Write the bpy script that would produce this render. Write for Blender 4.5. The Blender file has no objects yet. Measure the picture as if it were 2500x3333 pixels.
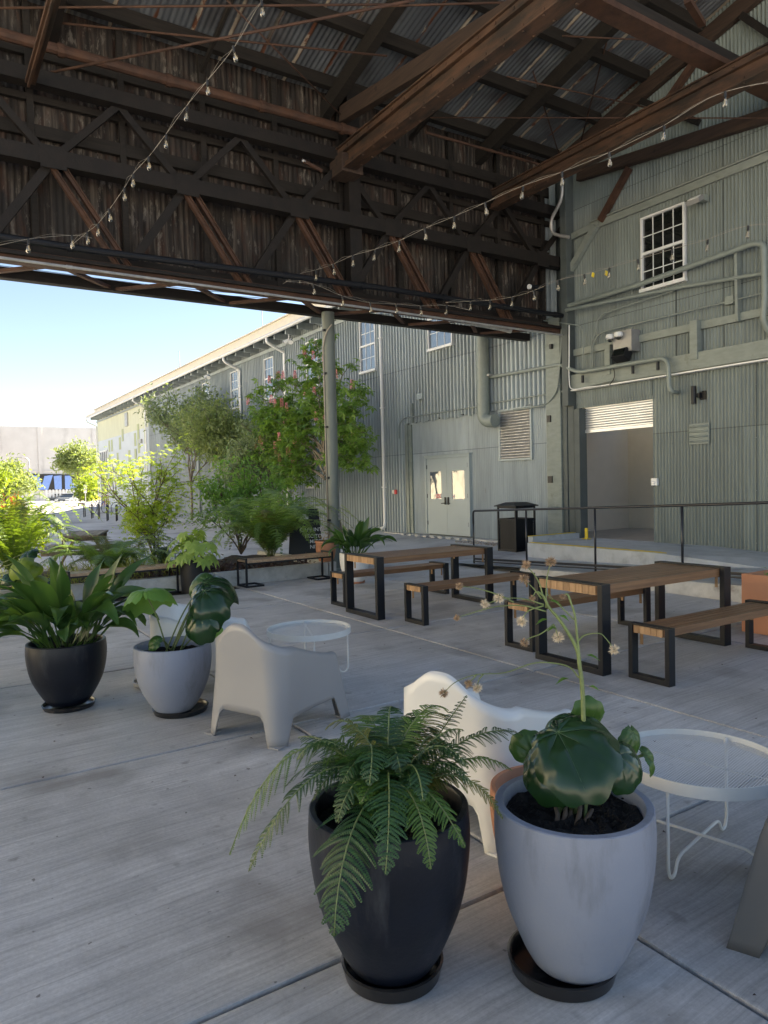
import bpy, bmesh, math, random
import numpy as np
from mathutils import Vector as V, Matrix
PI = math.pi
rnd = random.Random(7)
NR = np.random.RandomState(11)
scene = bpy.context.scene
COL = scene.collection

# ------------------------------------------------------------------ camera
CAMH = 1.62
_F, _yaw, _pi, _ro = 2335.0, 0.5734, -0.0392, -0.0248
_f = V((math.sin(_yaw)*math.cos(_pi), math.cos(_yaw)*math.cos(_pi), math.sin(_pi)))
_r = V((math.cos(_yaw), -math.sin(_yaw), 0)); _u = _r.cross(_f)
_c, _s = math.cos(_ro), math.sin(_ro)
_r, _u = _c*_r + _s*_u, -_s*_r + _c*_u
cam = bpy.data.cameras.new("camera"); camo = bpy.data.objects.new("camera", cam); COL.objects.link(camo)
M = Matrix((( _r.x, _u.x, -_f.x, 0), (_r.y, _u.y, -_f.y, 0), (_r.z, _u.z, -_f.z, CAMH), (0, 0, 0, 1)))
camo.matrix_world = M
cam.sensor_fit = 'HORIZONTAL'; cam.sensor_width = 36.0; cam.lens = 36.0*_F/2500.0
cam.clip_start = 0.05; cam.clip_end = 3000
scene.camera = camo
CP = V((0, 0, CAMH))
def ray(x, y): return _f + _r*((x-1250)/_F) - _u*((y-1666.5)/_F)
def pl(x, y, ax, v):
    d = ray(x, y); return CP + d*((v-CP[ax])/d[ax])
def GP(x, y, z=0): return pl(x, y, 2, z)
def XP(x, y, v): return pl(x, y, 0, v)
def YP(x, y, v): return pl(x, y, 1, v)
def DP(x, y, d): return CP + ray(x, y)*d
def depth(p): return (V(p)-CP).dot(_f)

# ------------------------------------------------------------------ world, sun
SUN_EL, SUN_AZ = math.radians(37.5), math.radians(88)
w = bpy.data.worlds.new("World"); scene.world = w; w.use_nodes = True
nt = w.node_tree; nt.nodes.clear()
sky = nt.nodes.new('ShaderNodeTexSky'); sky.sky_type = 'NISHITA'; sky.sun_disc = False
sky.sun_elevation = SUN_EL; sky.sun_rotation = SUN_AZ; sky.air_density = 0.85; sky.dust_density = 0.15; sky.ozone_density = 1.0
bg = nt.nodes.new('ShaderNodeBackground'); bg.inputs[1].default_value = 0.052
out = nt.nodes.new('ShaderNodeOutputWorld')
nt.links.new(sky.outputs[0], bg.inputs[0]); nt.links.new(bg.outputs[0], out.inputs[0])
sl = bpy.data.lights.new("sun", 'SUN'); sl.energy = 5.0; sl.angle = math.radians(0.5); sl.color = (1, 0.94, 0.84)
so = bpy.data.objects.new("sun", sl); COL.objects.link(so)
sd = V((math.sin(SUN_AZ)*math.cos(SUN_EL), math.cos(SUN_AZ)*math.cos(SUN_EL), math.sin(SUN_EL)))
so.rotation_euler = sd.to_track_quat('Z', 'Y').to_euler()
scene.view_settings.view_transform = 'Standard'; scene.view_settings.look = 'None'
scene.view_settings.exposure = 2.48; scene.view_settings.gamma = 1
scene.view_settings.use_white_balance = True; scene.view_settings.white_balance_temperature = 7400; scene.view_settings.white_balance_tint = 12
scene.cycles.max_bounces = 8; scene.cycles.diffuse_bounces = 5; scene.cycles.transparent_max_bounces = 24

# ------------------------------------------------------------------ materials
def _new(name):
    m = bpy.data.materials.new(name); m.use_nodes = True
    n = m.node_tree; n.nodes.clear()
    o = n.nodes.new('ShaderNodeOutputMaterial'); b = n.nodes.new('ShaderNodeBsdfPrincipled')
    n.links.new(b.outputs[0], o.inputs[0]); return m, n, b, o
def nd(n, t, **k):
    x = n.nodes.new(t)
    for a, v in k.items(): setattr(x, a, v)
    return x
def noise(n, scale, detail=4, rough=.55, mapscale=None, dim='3D', vec=None):
    if vec is None:
        tc = nd(n, 'ShaderNodeTexCoord'); vec = tc.outputs['Object']
    if mapscale:
        mp = nd(n, 'ShaderNodeMapping'); mp.inputs['Scale'].default_value = mapscale
        n.links.new(vec, mp.inputs[0]); vec = mp.outputs[0]
    x = nd(n, 'ShaderNodeTexNoise'); x.inputs['Scale'].default_value = scale
    x.inputs['Detail'].default_value = detail; x.inputs['Roughness'].default_value = rough
    n.links.new(vec, x.inputs['Vector']); return x.outputs['Fac']
def ramp(n, fac, stops):
    r = nd(n, 'ShaderNodeValToRGB'); e = r.color_ramp.elements
    while len(e) < len(stops): e.new(0.5)
    for i, (p, c) in enumerate(stops):
        e[i].position = p; e[i].color = (c[0], c[1], c[2], 1) if hasattr(c, '__len__') else (c, c, c, 1)
    n.links.new(fac, r.inputs[0]); return r.outputs[0]
def mix(n, a, b, fac, mode='MIX'):
    x = nd(n, 'ShaderNodeMix', data_type='RGBA', blend_type=mode)
    for s, v in ((6, a), (7, b)):
        if hasattr(v, 'is_output'): n.links.new(v, x.inputs[s])
        else: x.inputs[s].default_value = (v[0], v[1], v[2], 1)
    if hasattr(fac, 'is_output'): n.links.new(fac, x.inputs[0])
    else: x.inputs[0].default_value = fac
    return x.outputs[2]
def math_(n, op, a, b=0.5):
    x = nd(n, 'ShaderNodeMath', operation=op)
    for i, v in enumerate((a, b)):
        if hasattr(v, 'is_output'): n.links.new(v, x.inputs[i])
        else: x.inputs[i].default_value = v
    return x.outputs[0]
def bump(n, b, h, s=.3, dist=.01):
    x = nd(n, 'ShaderNodeBump'); x.inputs['Strength'].default_value = s; x.inputs['Distance'].default_value = dist
    n.links.new(h, x.inputs['Height']); n.links.new(x.outputs[0], b.inputs['Normal'])
def PM(name, col, rough=.6, metal=0., var=.12, vs=4., bs=0., bscale=60., mscale=None, spec=.5, dirt=None, dirts=(.55, .75), dscale=2., dmap=None):
    m, n, b, o = _new(name)
    lo = [c*(1-var) for c in col]; hi = [min(1, c*(1+var)) for c in col]
    c = ramp(n, noise(n, vs, 5, .6, mscale), [(.3, lo), (.7, hi)])
    if dirt: c = mix(n, c, dirt, ramp(n, noise(n, dscale, 6, .65, dmap), [(dirts[0], 0), (dirts[1], 1)]))
    n.links.new(c, b.inputs['Base Color'])
    b.inputs['Roughness'].default_value = rough; b.inputs['Metallic'].default_value = metal
    b.inputs['Specular IOR Level'].default_value = spec
    if bs: bump(n, b, noise(n, bscale, 4, .6, mscale), bs)
    return m
def SM(name, col, rough=.5):
    # painted siding: each sheet has faded a little differently, with dirt runs
    m, n, b, o = _new(name); tc = nd(n, 'ShaderNodeTexCoord'); sp = nd(n, 'ShaderNodeSeparateXYZ'); n.links.new(tc.outputs['Object'], sp.inputs[0])
    fy = math_(n, 'FLOOR', math_(n, 'DIVIDE', sp.outputs[1], .66), 0); fz = math_(n, 'FLOOR', math_(n, 'DIVIDE', sp.outputs[2], 2.45), 0)
    cc = nd(n, 'ShaderNodeCombineXYZ'); n.links.new(fy, cc.inputs[0]); n.links.new(fz, cc.inputs[1]); wn = nd(n, 'ShaderNodeTexWhiteNoise'); n.links.new(cc.outputs[0], wn.inputs[0])
    c = ramp(n, noise(n, 1.5, 5, .6, (4, 4, .6)), [(.3, [k*.86 for k in col]), (.7, [min(1, k*1.1) for k in col])])
    c = mix(n, c, ramp(n, wn.outputs[0], [(0, .86), (1, 1.1)]), 1, 'MULTIPLY')
    c = mix(n, c, [k*.6 for k in col], ramp(n, noise(n, 1, 6, .65, (9, 9, .5)), [(.52, 0), (.72, .45)]))
    c = mix(n, c, (.14, .085, .05), ramp(n, noise(n, 1, 5, .7, (11, 11, 1.2)), [(.68, 0), (.74, .55)]))
    lap = math_(n, 'LESS_THAN', math_(n, 'FRACT', math_(n, 'DIVIDE', sp.outputs[2], 2.45), 0), .007); c = mix(n, c, [k*.35 for k in col], math_(n, 'MULTIPLY', lap, .8))
    n.links.new(c, b.inputs['Base Color']); b.inputs['Roughness'].default_value = rough; return m
def leafm(name, c1, c2, trans=.35, rough=.45, tcol=None, spec=.5, vein=None):
    m, n, b, o = _new(name)
    g = nd(n, 'ShaderNodeNewGeometry')
    c = ramp(n, g.outputs['Random Per Island'], [(0, c1), (1, c2)])
    c = mix(n, c, (c1[0]*.6, c1[1]*.65, c1[2]*.6), ramp(n, noise(n, 3, 3), [(.35, .5), (.6, 0)]))
    n.links.new(c, b.inputs['Base Color']); b.inputs['Roughness'].default_value = rough
    b.inputs['Specular IOR Level'].default_value = spec
    t = nd(n, 'ShaderNodeBsdfTranslucent')
    if tcol is None: tcol = (c2[0]*1.5+.03, c2[1]*1.5+.03, c2[2]*.6)
    tc = mix(n, c, tcol, .75); n.links.new(tc, t.inputs[0])
    ms = nd(n, 'ShaderNodeMixShader'); ms.inputs[0].default_value = trans
    n.links.new(b.outputs[0], ms.inputs[1]); n.links.new(t.outputs[0], ms.inputs[2]); n.links.new(ms.outputs[0], o.inputs[0])
    return m

def m_concrete():
    m, n, b, o = _new('broomed_concrete')
    tc = nd(n, 'ShaderNodeTexCoord'); v = tc.outputs['Object']
    wob = noise(n, .9, 3, .5, None, vec=v)
    sep = nd(n, 'ShaderNodeSeparateXYZ'); n.links.new(v, sep.inputs[0])
    yy = math_(n, 'ADD', sep.outputs[1], math_(n, 'MULTIPLY', wob, .10))
    yy = math_(n, 'ADD', yy, math_(n, 'MULTIPLY', sep.outputs[0], -.05))
    cmb = nd(n, 'ShaderNodeCombineXYZ'); n.links.new(sep.outputs[0], cmb.inputs[0]); n.links.new(yy, cmb.inputs[1])
    vv = cmb.outputs[0]
    st = noise(n, 1, 5, .75, (.8, 42, 1), vec=vv); st2 = noise(n, 1, 4, .7, (1.6, 130, 1), vec=vv)
    wide = noise(n, 1, 3, .6, (.25, 5.5, 1), vec=vv)
    bl = noise(n, .55, 5, .6, vec=v); bl2 = noise(n, 3.2, 6, .7, vec=v)
    c = ramp(n, bl, [(.3, (.43, .415, .395)), (.5, (.55, .535, .515)), (.72, (.65, .635, .62))])
    c = mix(n, c, ramp(n, st, [(.3, .55), (.5, .95), (.72, 1.25)]), .62, 'MULTIPLY')
    c = mix(n, c, ramp(n, st2, [(.3, .72), (.7, 1.18)]), .38, 'MULTIPLY')
    c = mix(n, c, ramp(n, wide, [(.32, .80), (.68, 1.15)]), .4, 'MULTIPLY')
    c = mix(n, c, ramp(n, bl2, [(.25, .74), (.75, 1.14)]), .85, 'MULTIPLY')
    c = mix(n, c, ramp(n, noise(n, 60, 4, .75, vec=v), [(.25, .75), (.75, 1.2)]), .7, 'MULTIPLY')
    # tint of each slab
    fx = math_(n, 'FLOOR', math_(n, 'DIVIDE', math_(n, 'ADD', sep.outputs[0], .2), 2.26))
    fy = math_(n, 'FLOOR', math_(n, 'DIVIDE', math_(n, 'SUBTRACT', sep.outputs[1], 2.11), 2.31))
    cc = nd(n, 'ShaderNodeCombineXYZ'); n.links.new(fx, cc.inputs[0]); n.links.new(fy, cc.inputs[1])
    wn = nd(n, 'ShaderNodeTexWhiteNoise'); n.links.new(cc.outputs[0], wn.inputs[0])
    c = mix(n, c, ramp(n, wn.outputs[0], [(0, .84), (1, 1.08)]), 1, 'MULTIPLY')
    # stains and specks
    sp = noise(n, 26, 2, .4, vec=v)
    c = mix(n, c, (.10, .09, .08), ramp(n, sp, [(.735, 0), (.77, .75)]))
    sp2 = noise(n, 9, 3, .4, vec=v)
    c = mix(n, c, (.17, .155, .14), ramp(n, sp2, [(.66, 0), (.74, .45)]))
    stn = noise(n, 1.3, 4, .55, vec=v)
    c = mix(n, c, (.22, .20, .18), ramp(n, stn, [(.53, 0), (.66, .6)]))
    n.links.new(c, b.inputs['Base Color'])
    n.links.new(ramp(n, bl2, [(.3, .48), (.7, .72)]), b.inputs['Roughness'])
    h = math_(n, 'ADD', math_(n, 'MULTIPLY', st2, .6), st)
    bump(n, b, h, .35, .004)
    return m
def m_cladding():
    m, n, b, o = _new('rusted_cladding')
    s1 = noise(n, 1, 5, .7, (14, 14, .7)); s2 = noise(n, 2.2, 6, .7, (2, 2, .8)); s3 = noise(n, 1.1, 4, .6, (1.2, 1.2, .9))
    c = ramp(n, s1, [(.3, (.005, .0036, .003)), (.5, (.018, .012, .009)), (.7, (.11, .088, .07))])
    c = mix(n, c, (.055, .021, .011), ramp(n, s2, [(.5, 0), (.64, .6)]))
    c = mix(n, c, (.19, .165, .14), ramp(n, noise(n, 2.6, 6, .75, (3.2, 3.2, 1)), [(.56, 0), (.62, .6)]))
    c = mix(n, c, (.02, .017, .015), ramp(n, s3, [(.5, 0), (.66, .85)]))
    n.links.new(c, b.inputs['Base Color']); b.inputs['Roughness'].default_value = .8
    return m
def m_roof():
    m, n, b, o = _new('roof_underside')
    s1 = noise(n, 1, 4, .6, (1.4, .18, 1)); c = ramp(n, s1, [(.3, (.06, .067, .077)), (.55, (.14, .156, .172)), (.75, (.26, .28, .30))])
    tc = nd(n, 'ShaderNodeTexCoord'); sx = nd(n, 'ShaderNodeSeparateXYZ'); n.links.new(tc.outputs['Object'], sx.inputs[0])
    wv = math_(n, 'MULTIPLY', noise(n, 6, 4, .6), .07)
    fr = math_(n, 'FRACT', math_(n, 'DIVIDE', math_(n, 'ADD', math_(n, 'ADD', sx.outputs[0], 50), wv), .58), 0)
    band = math_(n, 'LESS_THAN', fr, .11)
    c = mix(n, c, (.17, .065, .032), math_(n, 'MULTIPLY', band, ramp(n, noise(n, 1, 3, .55, (1.9, .8, 1)), [(.44, 0), (.47, .95)])))
    c = mix(n, c, (.42, .36, .28), math_(n, 'MULTIPLY', math_(n, 'LESS_THAN', fr, .09), ramp(n, noise(n, 1, 5, .6, (2.3, 1.1, 3)), [(.47, 0), (.50, .95)])))
    c = mix(n, c, (.03, .022, .02), ramp(n, noise(n, 1.2, 4), [(.5, 0), (.7, .7)]))
    n.links.new(c, b.inputs['Base Color']); b.inputs['Roughness'].default_value = .6; b.inputs['Metallic'].default_value = .15
    return m
def m_wood(name, a, bcol, axis=0, rough=.45, sc=1.0):
    m, n, b, o = _new(name)
    ms = [30, 30, 30]; ms[axis] = 1.6
    g = noise(n, sc, 5, .65, tuple(ms)); c = ramp(n, g, [(.3, a), (.7, bcol)])
    gi = nd(n, 'ShaderNodeNewGeometry')
    c = mix(n, c, ramp(n, gi.outputs['Random Per Island'], [(0, .72), (1, 1.2)]), .8, 'MULTIPLY')
    kn = noise(n, 5, 2, .4)
    c = mix(n, c, (a[0]*.4, a[1]*.4, a[2]*.4), ramp(n, kn, [(.70, 0), (.76, .7)]))
    n.links.new(c, b.inputs['Base Color']); b.inputs['Roughness'].default_value = rough
    bump(n, b, g, .15, .004); return m
def m_perf():
    m, n, b, o = _new('perforated_metal')
    b.inputs['Base Color'].default_value = (.70, .70, .68, 1); b.inputs['Roughness'].default_value = .4
    tc = nd(n, 'ShaderNodeTexCoord'); sp = nd(n, 'ShaderNodeSeparateXYZ'); n.links.new(tc.outputs['Object'], sp.inputs[0])
    P = .0125
    def cell(ox, oy):
        xs = []
        for k, (s, per, of) in enumerate(((sp.outputs[0], P, ox), (sp.outputs[1], P*1.732, oy))):
            a = math_(n, 'ADD', math_(n, 'DIVIDE', s, per), of+100)
            a = math_(n, 'SUBTRACT', math_(n, 'FRACT', a, 0), .5); a = math_(n, 'MULTIPLY', a, per); xs.append(math_(n, 'MULTIPLY', a, a))
        return math_(n, 'SQRT', math_(n, 'ADD', xs[0], xs[1]), 0)
    d = math_(n, 'MINIMUM', cell(0, 0), cell(.5, .5))
    hole = math_(n, 'LESS_THAN', d, P*.36)
    t = nd(n, 'ShaderNodeBsdfTransparent'); ms = nd(n, 'ShaderNodeMixShader'); n.links.new(hole, ms.inputs[0])
    n.links.new(b.outputs[0], ms.inputs[1]); n.links.new(t.outputs[0], ms.inputs[2]); n.links.new(ms.outputs[0], o.inputs[0])
    return m
def m_glassdark(name, col=(.03, .04, .05), rough=.04, spec=1.0):
    m, n, b, o = _new(name); b.inputs['Base Color'].default_value = (*col, 1); b.inputs['Roughness'].default_value = rough
    b.inputs['Specular IOR Level'].default_value = spec; b.inputs['IOR'].default_value = 1.8
    bump(n, b, noise(n, 1.6, 2), .12, .05); return m

MT = {
 'concrete': m_concrete(),
 'street': PM('street_concrete', (.52, .51, .50), .8, var=.22, vs=.7, bs=.2, bscale=30, dirt=(.16, .15, .15), dscale=.35, dirts=(.5, .7)),
 'kerb': PM('kerb_concrete', (.50, .485, .45), .85, var=.2, vs=6, bs=.4, bscale=40, dirt=(.17, .15, .12), dscale=3, dirts=(.55, .75)),
 'rampc': PM('ramp_concrete', (.42, .44, .45), .8, var=.14, vs=3, bs=.3, bscale=50, dirt=(.25, .25, .25), dscale=2),
 'sage': SM('sage_painted_steel', (.180, .212, .200)),
 'blue2': SM('light_blue_grey_siding', (.35, .40, .42)),
 'polep': PM('dark_sage_pole_paint', (.13, .15, .135), .5, var=.12, vs=2, bs=.1),
 'blue': SM('blue_grey_siding', (.29, .34, .37)),
 'door': PM('sage_door_paint', (.33, .385, .40), .5, var=.04, vs=2, bs=.05, bscale=8),
 'trim': PM('sage_timber_paint', (.21, .24, .222), .65, var=.12, vs=5, mscale=(1, 1, 3), bs=.3, bscale=30, dirt=(.14, .15, .13), dscale=4, dirts=(.6, .75)),
 'darktrim': PM('dark_sage_trim', (.075, .09, .09), .65, var=.15, vs=3),
 'pipe': PM('sage_pipe_paint', (.20, .232, .215), .45, var=.1, vs=6),
 'galv': PM('galvanised_pipe', (.42, .42, .42), .4, .5, var=.2, vs=8),
 'yellowwall': PM('pale_yellow_siding', (.56, .57, .43), .6, var=.08, vs=1, mscale=(3, 3, .5)),
 'palewall': PM('pale_blue_panel', (.52, .57, .62), .6, var=.05, vs=1),
 'olivepatch': PM('olive_patch_paint', (.38, .42, .24), .6, var=.06),
 'creamwall': PM('cream_panel_wall', (.66, .60, .44), .7, var=.08, vs=1),
 'cream': PM('cream_fascia', (.62, .56, .46), .6, var=.06),
 'white': PM('white_vinyl', (.72, .73, .73), .4, var=.03),
 'farwall': PM('tilt_up_concrete', (.55, .545, .54), .85, var=.08, vs=.5, dirt=(.30, .295, .29), dscale=.3, dmap=(1, 1, .4)),
 'roofc': m_roof(), 'clad': m_cladding(),
 'rust': PM('rusted_steel', (.062, .029, .018), .75, .1, var=.45, vs=5, bs=.5, bscale=40, dirt=(.085, .037, .019), dscale=3, dirts=(.5, .7)),
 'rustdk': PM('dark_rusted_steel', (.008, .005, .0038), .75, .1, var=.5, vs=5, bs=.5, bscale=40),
 'beam': PM('brown_painted_beam', (.085, .044, .027), .6, .1, var=.3, vs=3, bs=.4, bscale=30, mscale=(3, .7, 3), dirt=(.028, .020, .016), dscale=2.2, dirts=(.42, .62), dmap=(3, .7, 3)),
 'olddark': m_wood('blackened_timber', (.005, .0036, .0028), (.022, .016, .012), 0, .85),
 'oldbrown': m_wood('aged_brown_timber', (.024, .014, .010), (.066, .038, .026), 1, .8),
 'black': PM('black_powder_coat', (.009, .010, .013), .45, spec=.35, var=.1, bs=.05, bscale=200),
 'blackrail': PM('black_rail_paint', (.018, .019, .024), .3, var=.1),
 'teak': m_wood('oiled_hardwood', (.15, .070, .032), (.33, .168, .080), 0, .40),
 'teaklt': m_wood('sky_lit_hardwood', (.28, .165, .09), (.50, .33, .20), 1, .45),  # lighter hardwood for bench seats; sky light on them is in the colour
 'teakend': m_wood('hardwood_end_grain', (.27, .15, .07), (.42, .25, .13), 2, .6),
 'oldpicnic': m_wood('weathered_picnic_wood', (.10, .085, .07), (.26, .22, .18), 0, .8),
 'navy': PM('navy_black_fibrestone', (.0045, .007, .014), .40, spec=.4, var=.4, vs=3, bs=.12, bscale=60, dirt=(.035, .037, .042), dscale=1.4, dirts=(.56, .72), dmap=(6, 6, 1.4)),
 'lav': PM('pale_grey_fibrestone', (.245, .265, .32), .5, var=.05, vs=2.5, bs=.15, bscale=70, dirt=(.15, .16, .18), dscale=1.2, dirts=(.52, .74), dmap=(5, 5, 1.3)),
 'terr': PM('terracotta', (.45, .20, .11), .7, var=.18, vs=3, bs=.2, bscale=60, dirt=(.30, .12, .06), dscale=4, dirts=(.5, .7)),
 'terrbox': PM('coral_terracotta_paint', (.58, .25, .13), .75, var=.06, vs=3, bs=.25, bscale=120),
 'saucer': PM('dark_plastic_saucer', (.016, .015, .015), .3, var=.3, vs=6, dirt=(.16, .14, .12), dscale=6, dirts=(.55, .75)),
 'soil': PM('potting_soil', (.007, .005, .004), .95, var=.6, vs=40, bs=1, bscale=90, dirt=(.12, .09, .06), dscale=60, dirts=(.72, .76)),
 'mulch': PM('bark_mulch', (.05, .035, .028), .95, var=.6, vs=20, bs=1, bscale=40),
 'chairg': PM('grey_plastic', (.30, .292, .29), .42, var=.03, vs=1.5, bs=.05, bscale=300),
 'chaird': PM('shaded_grey_plastic', (.115, .107, .10), .45, var=.03, vs=1.5),  # grey chair plastic with the deep shade put into its colour
 'chairw': PM('white_plastic', (.70, .69, .66), .33, var=.03, vs=1.5, bs=.04, bscale=300),
 'tablew': PM('off_white_metal', (.66, .66, .63), .4, var=.05, vs=5),
 'perf': m_perf(),
 'win': m_glassdark('window_glass', (.10, .13, .17)),
 'windark': m_glassdark('dark_window_glass', (.012, .015, .014)),
 'silver': PM('galvanised_shutter', (.60, .62, .65), .35, .55, var=.08, vs=3),
 'room': PM('interior_beige_wall', (.64, .57, .47), .9, var=.03),
 'roomfloor': PM('interior_floor', (.35, .31, .26), .5, var=.15),
 'yellow': PM('yellow_safety_paint', (.72, .52, .03), .6, var=.15, vs=12, dirt=(.35, .33, .28), dscale=14, dirts=(.58, .66)),
 'red': PM('red_sign', (.50, .02, .03), .5, var=.03), 'textw': PM('white_lettering', (.8, .8, .8), .6, var=.01),
 'textk': PM('black_lettering', (.02, .02, .02), .6, var=.01),
 'bulb': None, 'wire': PM('string_cable', (.05, .045, .04), .6), 'wirelt': PM('pale_cable', (.30, .27, .23), .6),
 'bark': PM('pale_bark', (.17, .145, .115), .85, var=.3, vs=12, bs=.6, bscale=30), 'barkdk': PM('brown_bark', (.12, .085, .06), .85, var=.3, vs=12, bs=.6, bscale=30),
 'vein': PM('leaf_vein', (.06, .12, .04), .5, var=.1),
 'stem': PM('green_stem', (.14, .18, .06), .5, var=.25, vs=20), 'dry': PM('dry_seed_head', (.35, .24, .15), .9, var=.5, vs=80),
 'fluff': PM('pale_seed_fluff', (.62, .52, .38), .9, var=.2, vs=50),
 'fern': leafm('fern_green', (.018, .058, .018), (.045, .115, .028), .2, .35),
 'fernmid': leafm('fern_fresh_green', (.055, .13, .025), (.12, .22, .04), .3, .4),
 'fernpale': leafm('fern_pale_green', (.12, .24, .05), (.26, .38, .09), .35, .4),
 'ferndry': leafm('fern_yellowing', (.10, .13, .03), (.20, .19, .06), .3, .5),
 'fernsun': leafm('fern_light_green', (.07, .15, .025), (.17, .27, .04), .4, .5),
 'aspi': leafm('cast_iron_leaf', (.014, .05, .016), (.06, .145, .03), .30, .35, tcol=(.16, .32, .05)),
 'ligu': leafm('leopard_plant_leaf', (.008, .030, .011), (.017, .055, .017), .08, .22, tcol=(.10, .22, .03), spec=.5),
 'maple': leafm('maple_leaf', (.20, .33, .05), (.38, .48, .08), .42, .5),
 'olive': leafm('small_grey_green_leaf', (.14, .20, .12), (.26, .33, .18), .3, .5),
 'olivel': leafm('small_light_green_leaf', (.17, .24, .10), (.30, .36, .16), .35, .5),
 'ches': leafm('chestnut_leaf', (.06, .145, .035), (.19, .32, .07), .35, .42),
 'sunbush': leafm('sunlit_shrub_leaf', (.14, .23, .03), (.28, .36, .05), .42, .45),
 'shrub': leafm('shrub_leaf', (.08, .20, .04), (.19, .36, .08), .35, .4),
 'fatsia': leafm('fatsia_leaf', (.22, .36, .08), (.38, .50, .14), .35, .45),
 'pinkfl': PM('pink_blossom', (.72, .32, .36), .7, var=.3, vs=40), 'darkpl': leafm('purple_leaf', (.04, .015, .02), (.10, .05, .05), .2, .5),
 'drybrown': leafm('brown_blossom', (.26, .17, .10), (.40, .30, .20), .3, .7),
 'grass': leafm('grass_blade', (.16, .22, .05), (.35, .38, .12), .4, .6), 'whitefl': PM('pale_flower', (.7, .66, .3), .8),
 'carg': PM('grey_car_paint', (.16, .18, .20), .25, .4, var=.02), 'cary': PM('yellow_car_paint', (.75, .55, .02), .3, var=.02),
 'carb': PM('dark_car_paint', (.03, .035, .04), .25, .2, var=.02), 'tyre': PM('tyre_rubber', (.02, .02, .02), .8),
 'blueg': PM('blue_graffiti', (.20, .33, .68), .8, var=.1), 'orange': PM('orange_fence', (.60, .16, .04), .8),
 'pinkc': PM('tan_soil_strip', (.42, .30, .2), .9, var=.2, vs=2), 'gravel': PM('gravel', (.35, .31, .27), .9, var=.5, vs=30, bs=1, bscale=30),
 'lampw': PM('lamp_housing_grey', (.28, .28, .28), .4, .3), 'black2': PM('matte_black', (.015, .015, .016), .5),
}
def m_bulb():
    m, n, b, o = _new('clear_bulb_glass')
    g = nd(n, 'ShaderNodeBsdfGlossy'); g.inputs['Roughness'].default_value = .08; g.inputs['Color'].default_value = (.95, .93, .88, 1)
    t = nd(n, 'ShaderNodeBsdfTransparent'); t.inputs[0].default_value = (.80, .78, .74, 1)
    lw = nd(n, 'ShaderNodeLayerWeight'); lw.inputs[0].default_value = .45
    ms = nd(n, 'ShaderNodeMixShader'); n.links.new(lw.outputs[1], ms.inputs[0]); n.links.new(t.outputs[0], ms.inputs[1]); n.links.new(g.outputs[0], ms.inputs[2])
    n.links.new(ms.outputs[0], o.inputs[0]); return m
MT['bulb'] = m_bulb()

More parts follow.
